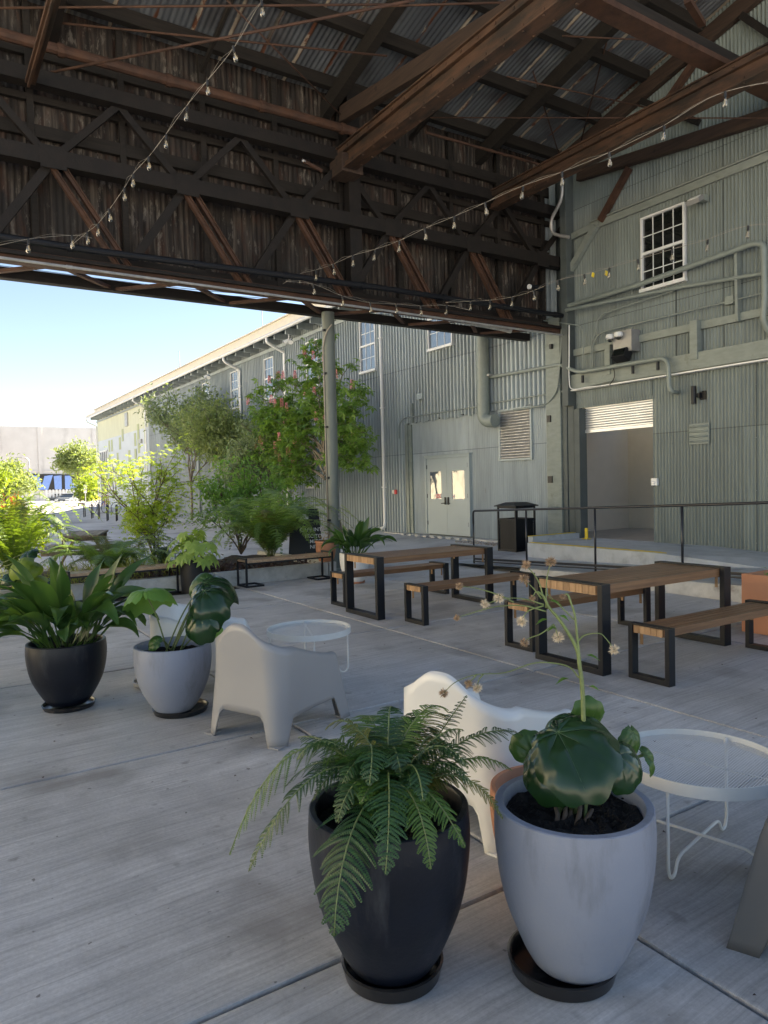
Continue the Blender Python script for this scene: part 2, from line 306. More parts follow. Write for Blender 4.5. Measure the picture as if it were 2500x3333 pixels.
# ------------------------------------------------------------------ mesh helpers
class MB:
    def __init__(s): s.v = []; s.f = []
    def add(s, vs, fs):
        k = len(s.v); s.v += [tuple(p) for p in vs]; s.f += [tuple(i+k for i in f) for f in fs]; return s
    def box(s, c, d, rz=0, R=None):
        hx, hy, hz = d[0]/2, d[1]/2, d[2]/2; c = V(c)
        if R is None: R = Matrix.Rotation(rz, 3, 'Z')
        vs = [c + R @ V((x*hx, y*hy, z*hz)) for x in (-1, 1) for y in (-1, 1) for z in (-1, 1)]
        return s.add(vs, [(0,1,3,2),(4,6,7,5),(0,4,5,1),(2,3,7,6),(0,2,6,4),(1,5,7,3)])
    def bx(s, a, b):
        return s.box([(a[i]+b[i])/2 for i in range(3)], [abs(b[i]-a[i]) for i in range(3)])
    def beam(s, p, q, w, h, up=(0, 0, 1)):
        p, q = V(p), V(q); d = (q-p).normalized(); sx = d.cross(V(up)).normalized(); uz = sx.cross(d)
        vs = [a + sx*(i*w/2) + uz*(j*h/2) for a in (p, q) for i in (-1, 1) for j in (-1, 1)]
        return s.add(vs, [(0,1,3,2),(4,6,7,5),(0,4,5,1),(2,3,7,6),(0,2,6,4),(1,5,7,3)])
    def tube(s, pts, r, seg=8, cap=True):
        pts = [V(p) for p in pts]; n = len(pts)
        rs = r if hasattr(r, '__len__') else [r]*n
        t0 = (pts[1]-pts[0]).normalized(); a = t0.orthogonal().normalized(); vs = []
        for i, p in enumerate(pts):
            t = (pts[min(i+1, n-1)]-pts[max(i-1, 0)])
            t = t.normalized() if t.length > 1e-9 else t0
            a = (a - t*a.dot(t));
            if a.length < 1e-6: a = t.orthogonal()
            a.normalize(); b = t.cross(a)
            vs += [p + (a*math.cos(2*PI*k/seg)+b*math.sin(2*PI*k/seg))*rs[i] for k in range(seg)]
        fs = [(i*seg+k, i*seg+(k+1) % seg, (i+1)*seg+(k+1) % seg, (i+1)*seg+k) for i in range(n-1) for k in range(seg)]
        if cap: fs += [tuple(range(seg))[::-1], tuple((n-1)*seg+k for k in range(seg))]
        return s.add(vs, fs)
    def lathe(s, prof, c=(0, 0, 0), seg=48, wob=0, sx=1, sy=1):
        c = V(c); n = len(prof); vs = []
        for r, z in prof:
            for k in range(seg):
                a = 2*PI*k/seg; rr = r*(1+wob*math.sin(3*a+z*9)); vs.append(c+V((rr*math.cos(a)*sx, rr*math.sin(a)*sy, z)))
        fs = [(i*seg+k, i*seg+(k+1) % seg, (i+1)*seg+(k+1) % seg, (i+1)*seg+k) for i in range(n-1) for k in range(seg)]
        return s.add(vs, fs)
    def grid(s, fn, nu, nv, closed=False):
        vs = [fn(i/nu, j/nv) for i in range(nu+1) for j in range(nv+1)]
        return s.add(vs, [(i*(nv+1)+j, (i+1)*(nv+1)+j, (i+1)*(nv+1)+j+1, i*(nv+1)+j+1) for i in range(nu) for j in range(nv)])
    def prism(s, poly, d):
        n = len(poly); d = V(d); vs = [V(p) for p in poly] + [V(p)+d for p in poly]
        return s.add(vs, [tuple(range(n))[::-1], tuple(range(n, 2*n))] + [(i, (i+1) % n, n+(i+1) % n, n+i) for i in range(n)])
def locof(o):
    l = V((0, 0, 0))
    while o is not None: l += o.location; o = o.parent
    return l
def build(mb, name, mat, parent=None, smooth=False, bevel=0, world=True, solid=0, auto=None):
    me = bpy.data.meshes.new(name)
    vs = np.array(mb.v, dtype=np.float64)
    if parent is not None and world: vs = vs - np.array(locof(parent))
    me.from_pydata(vs.tolist(), [], mb.f)
    bm = None
    if bevel or True:
        bm = bmesh.new(); bm.from_mesh(me)
        if len(mb.f) < 20000 and not getattr(mb, 'leaf', False): bmesh.ops.recalc_face_normals(bm, faces=bm.faces)
        if bevel:
            es = [e for e in bm.edges if len(e.link_faces) == 2 and e.calc_face_angle(0) > .6]
            bmesh.ops.bevel(bm, geom=es, offset=bevel, segments=2, profile=.7, affect='EDGES', clamp_overlap=True)
        bm.to_mesh(me); bm.free()
    if smooth:
        me.polygons.foreach_set('use_smooth', [True]*len(me.polygons))
        if auto is not None:
            try: me.set_sharp_from_angle(angle=auto)
            except Exception: pass
    mats = mat if isinstance(mat, (list, tuple)) else [mat]
    for m in mats: me.materials.append(MT[m] if isinstance(m, str) else m)
    o = bpy.data.objects.new(name, me); COL.objects.link(o)
    if parent is not None: o.parent = parent
    if solid:
        md = o.modifiers.new('solid', 'SOLIDIFY'); md.thickness = solid; md.offset = 0
    return o
def thing(name, label, cat, loc=(0, 0, 0), rz=0, group=None):
    o = bpy.data.objects.new(name, None); COL.objects.link(o); o.empty_display_size = .1
    o.location = loc; o.rotation_euler = (0, 0, rz); o['label'] = label; o['category'] = cat
    if group: o['group'] = group
    return o
def tag(o, label, cat, group=None):
    o['label'] = label; o['category'] = cat
    if group: o['group'] = group
    return o
def struct(mb, name, mat, kind='structure', **k):
    o = build(mb, name, mat, **k); o['kind'] = kind; return o
def kids(o): return [c for c in COL.objects if c.parent == o]
def dup(o, loc=None, rz=None, label=None, parent=None):
    c = o.copy(); COL.objects.link(c)
    if parent is not None: c.parent = parent
    if loc is not None: c.location = loc
    if rz is not None: c.rotation_euler = (0, 0, rz)
    if label: c['label'] = label
    for ch in kids(o): dup(ch, parent=c)
    return c
def bez(p0, p1, p2, p3, n):
    o = []
    for i in range(n+1):
        t = i/n; a = 1-t
        o.append(V(p0)*a**3 + V(p1)*3*a*a*t + V(p2)*3*a*t*t + V(p3)*t**3)
    return o
def catm(pts, n=5):
    pts = [V(p) for p in pts]; P = [pts[0]*2-pts[1]] + pts + [pts[-1]*2-pts[-2]]; o = []
    for i in range(1, len(P)-2):
        for k in range(n):
            t = k/n; a, b, c, d = P[i-1], P[i], P[i+1], P[i+2]
            o.append(.5*((2*b)+(c-a)*t+(2*a-5*b+4*c-d)*t*t+(3*b-a-3*c+d)*t**3))
    return o + [pts[-1]]
_dg = None
def textmb(s, size, mat_, name, parent, origin, xdir, zdir, depth_=.003, align='LEFT'):
    """flat extruded lettering, baseline at origin, running along xdir, up along zdir"""
    cu = bpy.data.curves.new('lettering', 'FONT'); cu.body = s; cu.size = size; cu.extrude = depth_; cu.align_x = align; cu.offset = size*.012
    ob = bpy.data.objects.new('lettering', cu); COL.objects.link(ob)
    dg = bpy.context.evaluated_depsgraph_get(); me = ob.evaluated_get(dg).to_mesh()
    xd, zd = V(xdir).normalized(), V(zdir).normalized(); nd_ = xd.cross(zd)
    mb = MB(); mb.add([V(origin)+xd*v.co.x+zd*v.co.y+nd_*v.co.z for v in me.vertices], [tuple(p.vertices) for p in me.polygons])
    ob.evaluated_get(dg).to_mesh_clear(); bpy.data.objects.remove(ob); bpy.data.curves.remove(cu)
    return build(mb, name, mat_, parent)
# ================================================================== SETTING
YG = 11.15          # inner face of the lattice girder
WX = 12.0           # warehouse wall plane
def roofz(y): return 8.78 + .25*(YG-y)
def gz(x, y):
    """height of the yard around the patio"""
    t = min(1, max(0, (x-8.4)/2.6)); s = min(1, max(0, (y-12)/48))
    return -.03 + t*(.13 + .30*s)
# patio slabs with grooved joints
mb = MB()
xs = [-7.0, -4.72, -2.46, -.2, 2.06, 4.32, 6.6, 8.72]; ys = [-5.0, -2.5, -.19, 2.11, 4.41, 6.71, 9.08, 10.92]
g = .011
for i in range(len(xs)-1):
    for j in range(len(ys)-1):
        mb.bx((xs[i]+g, ys[j]+g, -.14), (xs[i+1]-g, ys[j+1]-g, 0))
mb.bx((4.32+g, 10.92+g, -.14), (8.72-g, 12.6, 0)); mb.bx((6.0, 12.61, -.14), (8.72-g, 15.0, -.004))
struct(mb, 'patio_floor', 'concrete', bevel=.012)
mb = MB(); mb.bx((-7, -5, -.2), (8.7, 12.5, -.03)); struct(mb, 'joint_filler', 'soil')
# yard
mb = MB()
def gf(u, v):
    x = -60 + 160*(u**1.0); y = -40 + 300*v**1.6
    return V((x, y, gz(x, y) - (.15 if (y < 12 and x < 9.5) else 0)))
mb.grid(lambda u, v: gf(u, v), 160, 200)
struct(mb, 'yard_ground', 'street', smooth=True)
mb = MB(); mb.box((0, 0, -.6), (3000, 3000, .1)); struct(mb, 'far_ground', 'street')

# sloping ramp beside the warehouse, its kerb, the raised landing
def rz(y): return max(.0, .02 + (11-y)*.030)
mb = MB()
def rampq(u, v):
    y = 11.6 - u*17; return V((8.9 + v*3.1, y, rz(y) + .004 + v*.02))
mb.grid(rampq, 30, 4); struct(mb, 'access_ramp', 'rampc')
mb = MB()
for k in range(12):
    y0, y1 = 9.2-k*1.2, 9.2-(k+1)*1.2
    a, b2 = rz(y0)+.015, rz(y1)+.015
    mb.add([(8.72, y0, -.1), (8.91, y0, -.1), (8.91, y1, -.1), (8.72, y1, -.1), (8.735, y0, a), (8.91, y0, a), (8.91, y1, b2), (8.735, y1, b2)],
           [(0,1,2,3)[::-1], (4,5,6,7), (0,1,5,4), (1,2,6,5), (2,3,7,6), (3,0,4,7)])
struct(mb, 'ramp_kerb', 'kerb')
mb = MB(); mb.add([(10.3, 10.66, 0), (WX+.1, 10.66, 0), (WX+.1, 7.62, 0), (10.3, 7.62, 0), (10.3, 10.66, .35), (WX+.1, 10.66, .35), (WX+.1, 7.62, .35), (10.3, 7.62, .35)],
       [(4,5,6,7), (0,1,5,4), (1,2,6,5), (2,3,7,6), (3,0,4,7)])
mb.add([(10.3, 7.62, .35), (WX+.1, 7.62, .35), (WX+.1, 5.2, .22), (10.9, 5.9, .17), (10.3, 7.62, 0), (10.9, 5.9, 0), (WX+.1, 5.2, 0)], [(0,1,2,3), (0,3,5,4), (3,2,6,5)])
mb.bx((10.5, 10.66, 0), (WX, 10.80, .46))
struct(mb, 'loading_landing', 'rampc')
mb = MB()
def strip(a, b2, w_=.11, h=.006):
    a, b2 = V(a), V(b2); d = (b2-a).normalized(); s_ = d.cross(V((0, 0, 1)))*w_
    mb.add([a, b2, b2+s_, a+s_, a+V((0,0,h)), b2+V((0,0,h)), b2+s_+V((0,0,h)), a+s_+V((0,0,h))], [(4,5,6,7), (0,1,5,4), (1,2,6,5), (2,3,7,6), (3,0,4,7)])
strip((10.37, 7.62, .352), (10.37, 10.66, .352)); strip((10.97, 5.93, .172), (10.37, 7.62, .352)); strip((11.97, 10.76, .462), (10.5, 10.76, .462))
strip((9.2, 5.2, rz(5.2)+.02), (10.9, 5.75, .19))
struct(mb, 'yellow_edge_line', 'yellow')
mb = MB()
for k in range(260):
    x, y = rnd.uniform(11.2, 11.9), rnd.uniform(11.6, 14.3); s_ = rnd.uniform(.02, .05)
    mb.box((x, y, gz(x, y)+.01), (s_, s_*rnd.uniform(.6, 1.3), s_*.7), rnd.uniform(0, 3))
struct(mb, 'gravel_strip', 'gravel', kind='stuff', bevel=.006)
mb = MB(); mb.bx((11.75, 11.3, -.1), (12.02, 18.2, .165)); 
for k in range(9): mb.box((11.72, 14.2+k*.36, .13), (.18, .12, .07), .1*(k % 3))
struct(mb, 'wall_footing', 'kerb', bevel=.01)

# ------------------------------------------------------------------ warehouse
WH = thing('warehouse', 'long two storey corrugated metal warehouse with sage, blue grey and pale yellow siding', 'building', (WX, 11, 0))
def corr(mb, y0, y1, z0, z1, x=WX, pitch=.0677, amp=.018, nz=1, kind='sin', seg=6):
    n = max(2, int(round((y1-y0)/pitch*seg))); vs = []; m = nz+1
    zf0 = z0 if callable(z0) else (lambda y: z0); zf1 = z1 if callable(z1) else (lambda y: z1)
    for i in range(n+1):
        y = y0+(y1-y0)*i/n; ph = (y/pitch) % 1
        if kind == 'sin': dx = amp*math.cos(2*PI*ph)
        else: dx = amp if ph < .32 else (-amp if .42 < ph < .9 else (amp-2*amp*(ph-.32)/.1 if ph <= .42 else -amp+2*amp*(ph-.9)/.1))
        wv = .004*math.sin(y*3.1)+.003*math.sin(y*7.7)
        for k in range(m):
            vs.append((x-dx+wv, y, zf0(y)+(zf1(y)-zf0(y))*k/nz))
    return mb.add(vs, [(i*m+k, (i+1)*m+k, (i+1)*m+k+1, i*m+k+1) for i in range(n) for k in range(nz)])
ragged = lambda base, a: (lambda y: base + a*math.sin(y*13)+a*math.sin(y*31+1)*.7 + (a*1.6 if math.sin(y*5.3) > .8 else 0))
# shed-side wall
mb = MB()
corr(mb, -1, 8.87, lambda y: .19 if y > 5 else .15, 3.56, amp=.02); corr(mb, 8.87, 10.98, 3.14, 3.56); corr(mb, 8.87, 10.98, ragged(3.22, .008), 3.56, x=WX-.022)
corr(mb, -1, 8.11, 3.80, lambda y: roofz(y)-.02); corr(mb, 9.11, 11.1, 3.80, lambda y: roofz(y)-.02)
corr(mb, 8.11, 9.11, 3.80, 5.2); corr(mb, 8.11, 9.11, 6.66, lambda y: roofz(y)-.02)
for z in (.45, 1.35, 2.25, 3.15, 4.9, 5.9, 7.6):
    for k in range(26):
        y = 5.0+k*.2031
        if (3.8 < z and 8.0 < y < 9.2) or (z < 3.1 and y > 8.85): continue
        mb.box((WX-.026, y, z), (.012, .016, .016))
build(mb, 'wall', 'sage', WH, smooth=True)
# panel seams and laps
mb = MB()
for y, a, b_ in ((7.73, .2, 3.55), (6.83, .2, 3.55), (5.9, .2, 3.55), (8.35, 3.85, 5.15), (7.4, 3.85, 8.9), (9.75, 3.85, 8.6), (6.4, 3.85, 8.9)):
    mb.bx((WX-.016, y-.006, a), (WX+.02, y+.006, b_))
build(mb, 'panel_seam', 'darktrim', WH)
# outside facade, recessed lower part with the double door, ribbed upper cladding
mb = MB()
corr(mb, 11.55, 14.37, .17, 3.36, x=WX+.02); corr(mb, 16.27, 17.25, .17, 3.36, x=WX+.02); corr(mb, 14.37, 16.27, 2.35, 3.36, x=WX+.02)
build(mb, 'lower_cladding', 'blue2', WH, smooth=True)
wy0, wy1 = XP(1485, 1130, 12).y, XP(1404, 1140, 12).y; wz0 = XP(1404, 1143, 12).z
mb = MB()
rg = ragged(3.33, .018)
corr(mb, 11.3, wy0, rg, 8.3, x=WX-.05, pitch=.146, amp=.038, kind='box', seg=14, nz=6)
corr(mb, wy0, wy1, rg, wz0-.02, x=WX-.05, pitch=.146, amp=.038, kind='box', seg=14, nz=6)
corr(mb, wy0, wy1, wz0+1.7, 8.3, x=WX-.05, pitch=.146, amp=.038, kind='box', seg=14)
corr(mb, wy1, 18.4, lambda y: rg(y) if y < 17.25 else .1, 8.3, x=WX-.05, pitch=.146, amp=.038, kind='box', seg=14, nz=6)
build(mb, 'ribbed_cladding', 'blue2', WH)
wins = [(18.72, 19.68), (22.48, 23.44), (26.25, 27.21), (30.0, 30.96), (33.8, 34.76)]
mb = MB(); yy = 18.4
for a, b_ in wins + [(45.0, 45.0)]:
    corr(mb, yy, a, .0, 7.3, pitch=.165, amp=.048, kind='box', seg=12)
    if b_ > a:
        corr(mb, a, b_, .0, 5.12, pitch=.165, amp=.048, kind='box', seg=12); corr(mb, a, b_, 6.8, 7.3, pitch=.165, amp=.048, kind='box', seg=12)
    yy = b_
build(mb, 'far_cladding', 'blue', WH)
mb = MB(); corr(mb, 45.0, 60.0, 5.5, 7.6, pitch=.25, amp=.012); build(mb, 'yellow_siding', 'yellowwall', WH, smooth=True)
mb = MB(); mb.bx((WX, 45.0, 0), (WX+.2, 60.0, 5.5)); build(mb, 'pale_panel', 'palewall', WH)
mb = MB(); rr = random.Random(5)
for k in range(34):
    y = 45.6+rr.randint(0, 12)*.85; z = 1.9+rr.randint(0, 6)*.52
    if y > 56 : continue
    mb = MB(); mb.bx((WX-.012-k*.0003, y, z), (WX+.02, y+.5, z+.85)); build(mb, 'olive_patch', 'olivepatch', WH)
# windows
def window(y0, y1, z0, z1, x, lights=(3, 2), glass='win', face=.06):
    f = MB(); t = .036
    for (a, b_) in (((x-face, y0-t, z0-t), (x+.03, y0, z1+t)), ((x-face, y1, z0-t), (x+.03, y1+t, z1+t)), ((x-face, y0, z1), (x+.03, y1, z1+t)), ((x-face-.03, y0-t-.02, z0-t-.03), (x+.03, y1+t+.02, z0)),
                    ((x-face+.01, y0, (z0+z1)/2-.02), (x+.03, y1, (z0+z1)/2+.03))): f.bx(a, b_)
    wf = build(f, 'window', 'white', WH)
    p = MB(); p.bx((x-.012, y0, z0), (x+.02, y1, z1)); build(p, 'pane', glass, wf)
    m_ = MB()
    for i in range(1, lights[0]): y = y0+(y1-y0)*i/lights[0]; m_.bx((x-.022, y-.008, z0), (x-.013, y+.008, z1))
    for i in range(1, lights[1]*2):
        if i == lights[1]: continue
        z = z0+(z1-z0)*i/(lights[1]*2); m_.bx((x-.0215, y0, z-.008), (x-.0135, y1, z+.008))
    build(m_, 'muntin', 'white', wf); return wf
for a, b_ in wins: window(a+.05, b_-.05, 5.18, 6.74, WX-.02)
window(wy0+.05, wy1-.05, wz0+.03, wz0+1.64, WX-.07)
window(8.17, 9.05, 5.27, 6.6, WX, glass='windark', lights=(4, 2))
# backing, roof mass, floor room
mb = MB(); mb.bx((WX+.06, 11.0, -.2), (WX+.12, 60, 5.0)); mb.bx((WX+.06, -1, 3.6), (WX+.12, 60, 7.4)); mb.bx((WX+.06, -1, -.1), (WX+.12, 8.83, 3.7)); mb.bx((WX+.06, 10.75, -.1), (WX+.12, 11.1, 3.7))
mb.add([(WX+.05,-1,7.3),(WX+.05,12.6,7.3),(WX+.05,12.6,roofz(12.6)+.1),(WX+.05,-1,roofz(-1)+.1)],[(0,1,2,3)]); mb.bx((WX+.12, 60.0-.2, -.2), (26, 60.0, 7.5))
build(mb, 'inner_lining', 'darktrim', WH)
mb = MB(); mb.add([(11.32, 18.45, 7.42), (11.32, 60.4, 7.42), (19, 60.4, 9.5), (19, 18.45, 9.5), (11.32, 18.45, 7.50), (11.32, 60.4, 7.50), (19, 60.4, 9.6), (19, 18.45, 9.6), (27, 60.4, 7.4), (27, 18.45, 7.4)],
                  [(0,1,2,3)[::-1], (4,5,6,7), (0,1,5,4), (1,2,6,5), (3,0,4,7), (6,8,9,7), (2,3,9,8)])
rf = build(mb, 'roof', 'galv', WH)
mb = MB(); mb.bx((11.26, 18.45, 7.30), (11.315, 60.4, 7.56)); mb.bx((11.9, 18.45, 7.62), (12.05, 60.4, 8.02)); mb.bx((11.82, 18.45, 8.02), (12.1, 60.4, 8.07)); build(mb, 'fascia', 'cream', rf)
mb = MB(); mb.tube([(11.18, 18.5, 7.28), (11.18, 60.3, 7.28)], .065, 10); build(mb, 'gutter', 'white', rf, smooth=True)
mb = MB()
for k in range(42): mb.bx((11.34, 18.9+k*.98, 7.12), (WX-.03, 18.98+k*.98, 7.40))
mb.bx((WX-.09, 18.45, 6.98), (WX-.03, 60, 7.10)); build(mb, 'rafter_tail', 'blue', rf)
mb = MB(); mb.bx((11.42, 18.45, 7.36), (12.1, 45, 7.41)); build(mb, 'soffit', 'darktrim', rf)
def downpipe(y, zt=7.2, zb=.25):
    m_ = MB(); m_.tube(catm([(11.18, y, zt), (11.22, y, zt-.16), (11.6, y, zt-.36), (11.88, y, zt-.5), (11.88, y, zt-.8)], 4)[:-1] + [V((11.88, y, zt-.8)), V((11.88, y, zb+.2)), V((11.86, y, zb+.05)), V((11.72, y, zb))], .055, 10)
    for z in (1.5, 3.9, 6.0): m_.bx((11.83, y-.075, z), (11.97, y+.075, z+.04))
    return build(m_, 'downpipe', 'white', WH, smooth=True)
downpipe(18.35, 7.2)
for y in (25.15, 29.7, 45.3): downpipe(y)
downpipe(59.9)
mb = MB(); mb.tube([(11.9, 35.6, 6.8), (11.9, 35.6, .3)], .07, 10); build(mb, 'downpipe', 'blue', WH, smooth=True)
# tall glazed entrance at the far end
mb = MB(); mb.bx((WX-.06, 56.6, .1), (WX+.05, 56.72, 4.65)); mb.bx((WX-.06, 59.3, .1), (WX+.05, 59.42, 4.65)); mb.bx((WX-.06, 56.6, 4.6), (WX+.05, 59.4, 4.72))
for k in range(1, 4): mb.bx((WX-.055, 56.6+k*.68, .1), (WX+.05, 56.65+k*.68, 4.6))
for z in (1.3, 2.9): mb.bx((WX-.052, 56.7, z), (WX+.05, 59.3, z+.06))
ge = build(mb, 'glazed_entrance', 'white', WH); mb = MB(); mb.bx((WX-.02, 56.7, .1), (WX+.02, 59.3, 4.6)); build(mb, 'pane', 'win', ge)
mb = MB(); mb.bx((WX-.1, 50.0, 5.95), (WX+.05, 50.7, 6.85)); vt = build(mb, 'wall_vent', 'galv', WH, bevel=.02)
mb = MB(); mb.bx((WX-.12, 46.6, 4.6), (WX, 47.2, 4.85)); build(mb, 'wall_box', 'galv', WH)

# double door
def plate(mb, y0, y1, z0, z1, x0, x1): mb.bx((x0, y0, z0), (x1, y1, z1))
mb = MB(); DY0, DY1, DZ0, DZ1 = 14.42, 16.22, .20, 2.28; DX = 11.93
plate(mb, DY0-.07, DY0, DZ0, DZ1+.07, DX-.02, 12.05); plate(mb, DY1, DY1+.07, DZ0, DZ1+.07, DX-.02, 12.05); plate(mb, DY0, DY1, DZ1, DZ1+.07, DX-.02, 12.05); plate(mb, DY0-.1, DY1+.1, DZ1+.07, DZ1+.09, DX-.05, 12.05)
df = build(mb, 'door_frame', 'door', WH, bevel=.004)
ym = (DY0+DY1)/2
for k, (a, b_) in enumerate(((DY0+.004, ym-.003), (ym+.003, DY1-.004))):
    m_ = MB(); gy0, gy1, g0, g1 = (a+.10, b_-.24, 1.17, 1.92) if k == 0 else (a+.24, b_-.14, 1.17, 1.92)
    if k == 0: gy0, gy1 = a+.15, b_-.22
    plate(m_, a, gy0, DZ0, DZ1-.004, DX, DX+.045); plate(m_, gy1, b_, DZ0, DZ1-.004, DX, DX+.045); plate(m_, gy0, gy1, DZ0, g0, DX, DX+.045); plate(m_, gy0, gy1, g1, DZ1-.004, DX, DX+.045)
    d_ = build(m_, 'door', 'door', WH)
    m_ = MB(); plate(m_, gy0, gy1, g0, g1, DX+.012, DX+.03); build(m_, 'pane', 'win', d_)
    m_ = MB(); hy = b_-.06 if k == 0 else a+.06
    m_.bx((DX-.03, hy-.025, 1.02), (DX, hy+.025, 1.22)); m_.tube([(DX-.05, hy, 1.06), (DX-.06, hy+(-.12 if k == 0 else .12), 1.05)], .012, 6); build(m_, 'handle', 'black2', d_)
    m_ = MB(); yh = a if k == 0 else b_
    for z in (.45, 1.2, 2.0): m_.bx((DX-.012, yh-.018, z), (DX+.01, yh+.018, z+.11))
    build(m_, 'hinge', 'black2', d_)
    if k == 1:
        sg = MB(); sg.bx((DX+.004, a+.26, 1.185), (DX+.011, a+.50, 1.31)); s_ = build(sg, 'notice', 'white', d_, bevel=.002)
        sg = MB(); sg.bx((DX+.0015, a+.272, 1.197), (DX+.0045, a+.488, 1.298)); build(sg, 'red_panel', 'red', d_)
        textmb('FACP', .095, 'textw', 'lettering', d_, (DX, a+.478, 1.213), (0, -1, 0), (0, 0, 1), .001)
    else:
        sg = MB(); sg.bx((DX+.002, gy1-.09, 1.19), (DX+.009, gy1-.02, 1.29)); build(sg, 'sticker', 'white', d_)
        sg = MB(); sg.tube([(DX-.0005, gy1-.055, 1.24), (DX+.003, gy1-.055, 1.24)], .02, 10); build(sg, 'sticker_mark', 'red', d_)
# jamb strip of the recess with bolts
mb = MB(); mb.bx((WX-.07, 17.12, .17), (WX+.02, 17.28, 3.36)); mb.bx((WX-.04, 16.98, .17), (WX+.01, 17.12, 3.3))
for k in range(22): mb.box((WX-.045, 17.05, .4+k*.13), (.015, .022, .022))
build(mb, 'recess_jamb', 'pipe', WH)
# louvre
mb = MB(); ly0, ly1, lz0, lz1 = 12.17, 13.2, 2.15, 3.3
for a, b_ in (((WX-.06, ly0-.05, lz0-.05), (WX, ly1+.05, lz0)), ((WX-.06, ly0-.05, lz1), (WX, ly1+.05, lz1+.05)), ((WX-.06, ly0-.05, lz0), (WX, ly0, lz1)), ((WX-.06, ly1, lz0), (WX, ly1+.05, lz1))): mb.bx(a, b_)
lv = build(mb, 'louvre', 'door', WH, bevel=.004)
mb = MB(); mb.bx((WX-.005, ly0, lz0), (WX+.0, ly1, lz1)); build(mb, 'louvre_back', 'black2', lv)
mb = MB()
for k in range(17):
    z = lz0+.02+k*.067; mb.add([(WX-.055, ly0, z), (WX-.055, ly1, z), (WX-.01, ly1, z+.06), (WX-.01, ly0, z+.06), (WX-.055, ly0, z+.012), (WX-.055, ly1, z+.012), (WX-.01, ly1, z+.068), (WX-.01, ly0, z+.068)], [(0,1,2,3), (4,5,6,7), (0,1,5,4), (2,3,7,6)])
build(mb, 'louvre_blade', 'galv', lv)
# square vent
mb = MB(); mb.bx((WX-.05, 7.68, 2.2), (WX-.012, 8.08, 2.58))
sv = build(mb, 'square_vent', 'trim', WH, bevel=.006)
mb = MB()
for k in range(4): mb.tube([(WX-.05, 7.7, 2.25+k*.09), (WX-.05, 8.06, 2.25+k*.09)], .02, 8)
build(mb, 'vent_rib', 'pipe', sv, smooth=True)
# big beams on the wall
mb = MB(); mb.beam((WX-.09, 11.0, 3.70), (WX-.09, -1, 3.70), .16, .30); mb.bx((WX-.12, -1, 3.51), (WX-.02, 11, 3.55)); 
build(mb, 'wall_beam', 'trim', WH, bevel=.01)
mb = MB(); mb.bx((WX-.03, -1, 3.505), (WX-.185, 10.9, 3.53)); build(mb, 'light_strip', 'white', WH)
mb = MB(); mb.bx((WX-.08, -1, 4.26), (WX-.02, 9.25, 4.40)); mb.bx((WX-.08, 9.75, 4.26), (WX-.02, 11, 4.40)); mb.bx((WX-.2, 7.80, 3.72), (WX-.08, 7.95, 4.42)); mb.bx((WX-.2, 9.74, 3.72), (WX-.08, 9.86, 4.32))
mb.bx((WX-.07, -1, 6.78), (WX-.015, 10.3, 6.92)); mb.bx((WX-.09, -1, 6.93), (WX-.03, 10.3, 6.96))
build(mb, 'wall_rail', 'trim', WH, bevel=.008)
mb = MB(); a = XP(1883, 573, WX-.12); b_ = XP(2500, 377, WX-.12); mb.beam(a, b_+(b_-a)*.6, .14, .22)
build(mb, 'timber_tie', 'oldbrown', WH, bevel=.02)
mb = MB(); S_ = .7535
def cx2(a, b): return (1250+a*S_, b*S_)
def cx4(a, b): return (1250+a*S_, 900+b*S_)
mb.beam(XP(*cx2(1060, 725), WX-.1), XP(*cx2(935, 955), WX-.1), .10, .12); build(mb, 'brace', 'rust', WH); mb = MB()
mb.beam(XP(*cx2(1340, 270), WX-.1), XP(*cx2(1230, 430), WX-.1), .10, .12)
build(mb, 'brace', 'rust', WH)
mb = MB(); mb.beam(XP(*cx2(915, 975), WX-.08), XP(*cx2(795, 1185), WX-.08), .10, .13); build(mb, 'brace', 'trim', WH); mb = MB(); mb.beam(XP(*cx2(780, 1040), WX-.06), XP(*cx2(930, 965), WX-.06), .08, .13)
build(mb, 'brace', 'trim', WH)
mb = MB(); mb.beam((WX-.08, YG, roofz(YG)-.35), (WX-.08, -1, roofz(-1)-.35), .12, .28); build(mb, 'wall_rafter', 'oldbrown', WH, bevel=.01)
mb = MB()
for y in (9.0, 7.0, 5.0): mb = MB(); mb.beam((WX-.1, y, roofz(y)-.5), (WX-.1, y-1.2, 7.9), .09, .11); build(mb, 'brace', 'rustdk', WH)
# corner column + door jamb
mb = MB(); mb.bx((WX-.16, 11.12, .1), (WX+.02, 11.55, 5.2)); build(mb, 'corner_post', 'trim', WH, bevel=.012)
mb = MB(); mb.bx((WX-.26, 10.80, 3.2), (WX-.02, 10.97, 8.3)); mb.bx((WX-.10, 10.80, .1), (WX-.02, 10.97, 3.2)); build(mb, 'dark_post', 'darktrim', WH, bevel=.01)
mb = MB(); mb.bx((WX-.12, 10.98, .1), (WX+.0, 11.10, 8.4)); mb.bx((WX-.13, 10.62, .2), (WX+.1, 10.77, 3.12)); build(mb, 'dark_post', 'darktrim', WH, bevel=.01)
mb = MB(); mb.bx((WX-.23, 11.3, 4.5), (WX-.17, 11.36, 4.6)); mb.bx((WX-.19, 11.4, 2.9), (WX-.16, 11.5, 3.05)); mb.bx((WX-.19, 11.38, 1.55), (WX-.16, 11.5, 1.7))
build(mb, 'post_bracket', 'black2', WH)
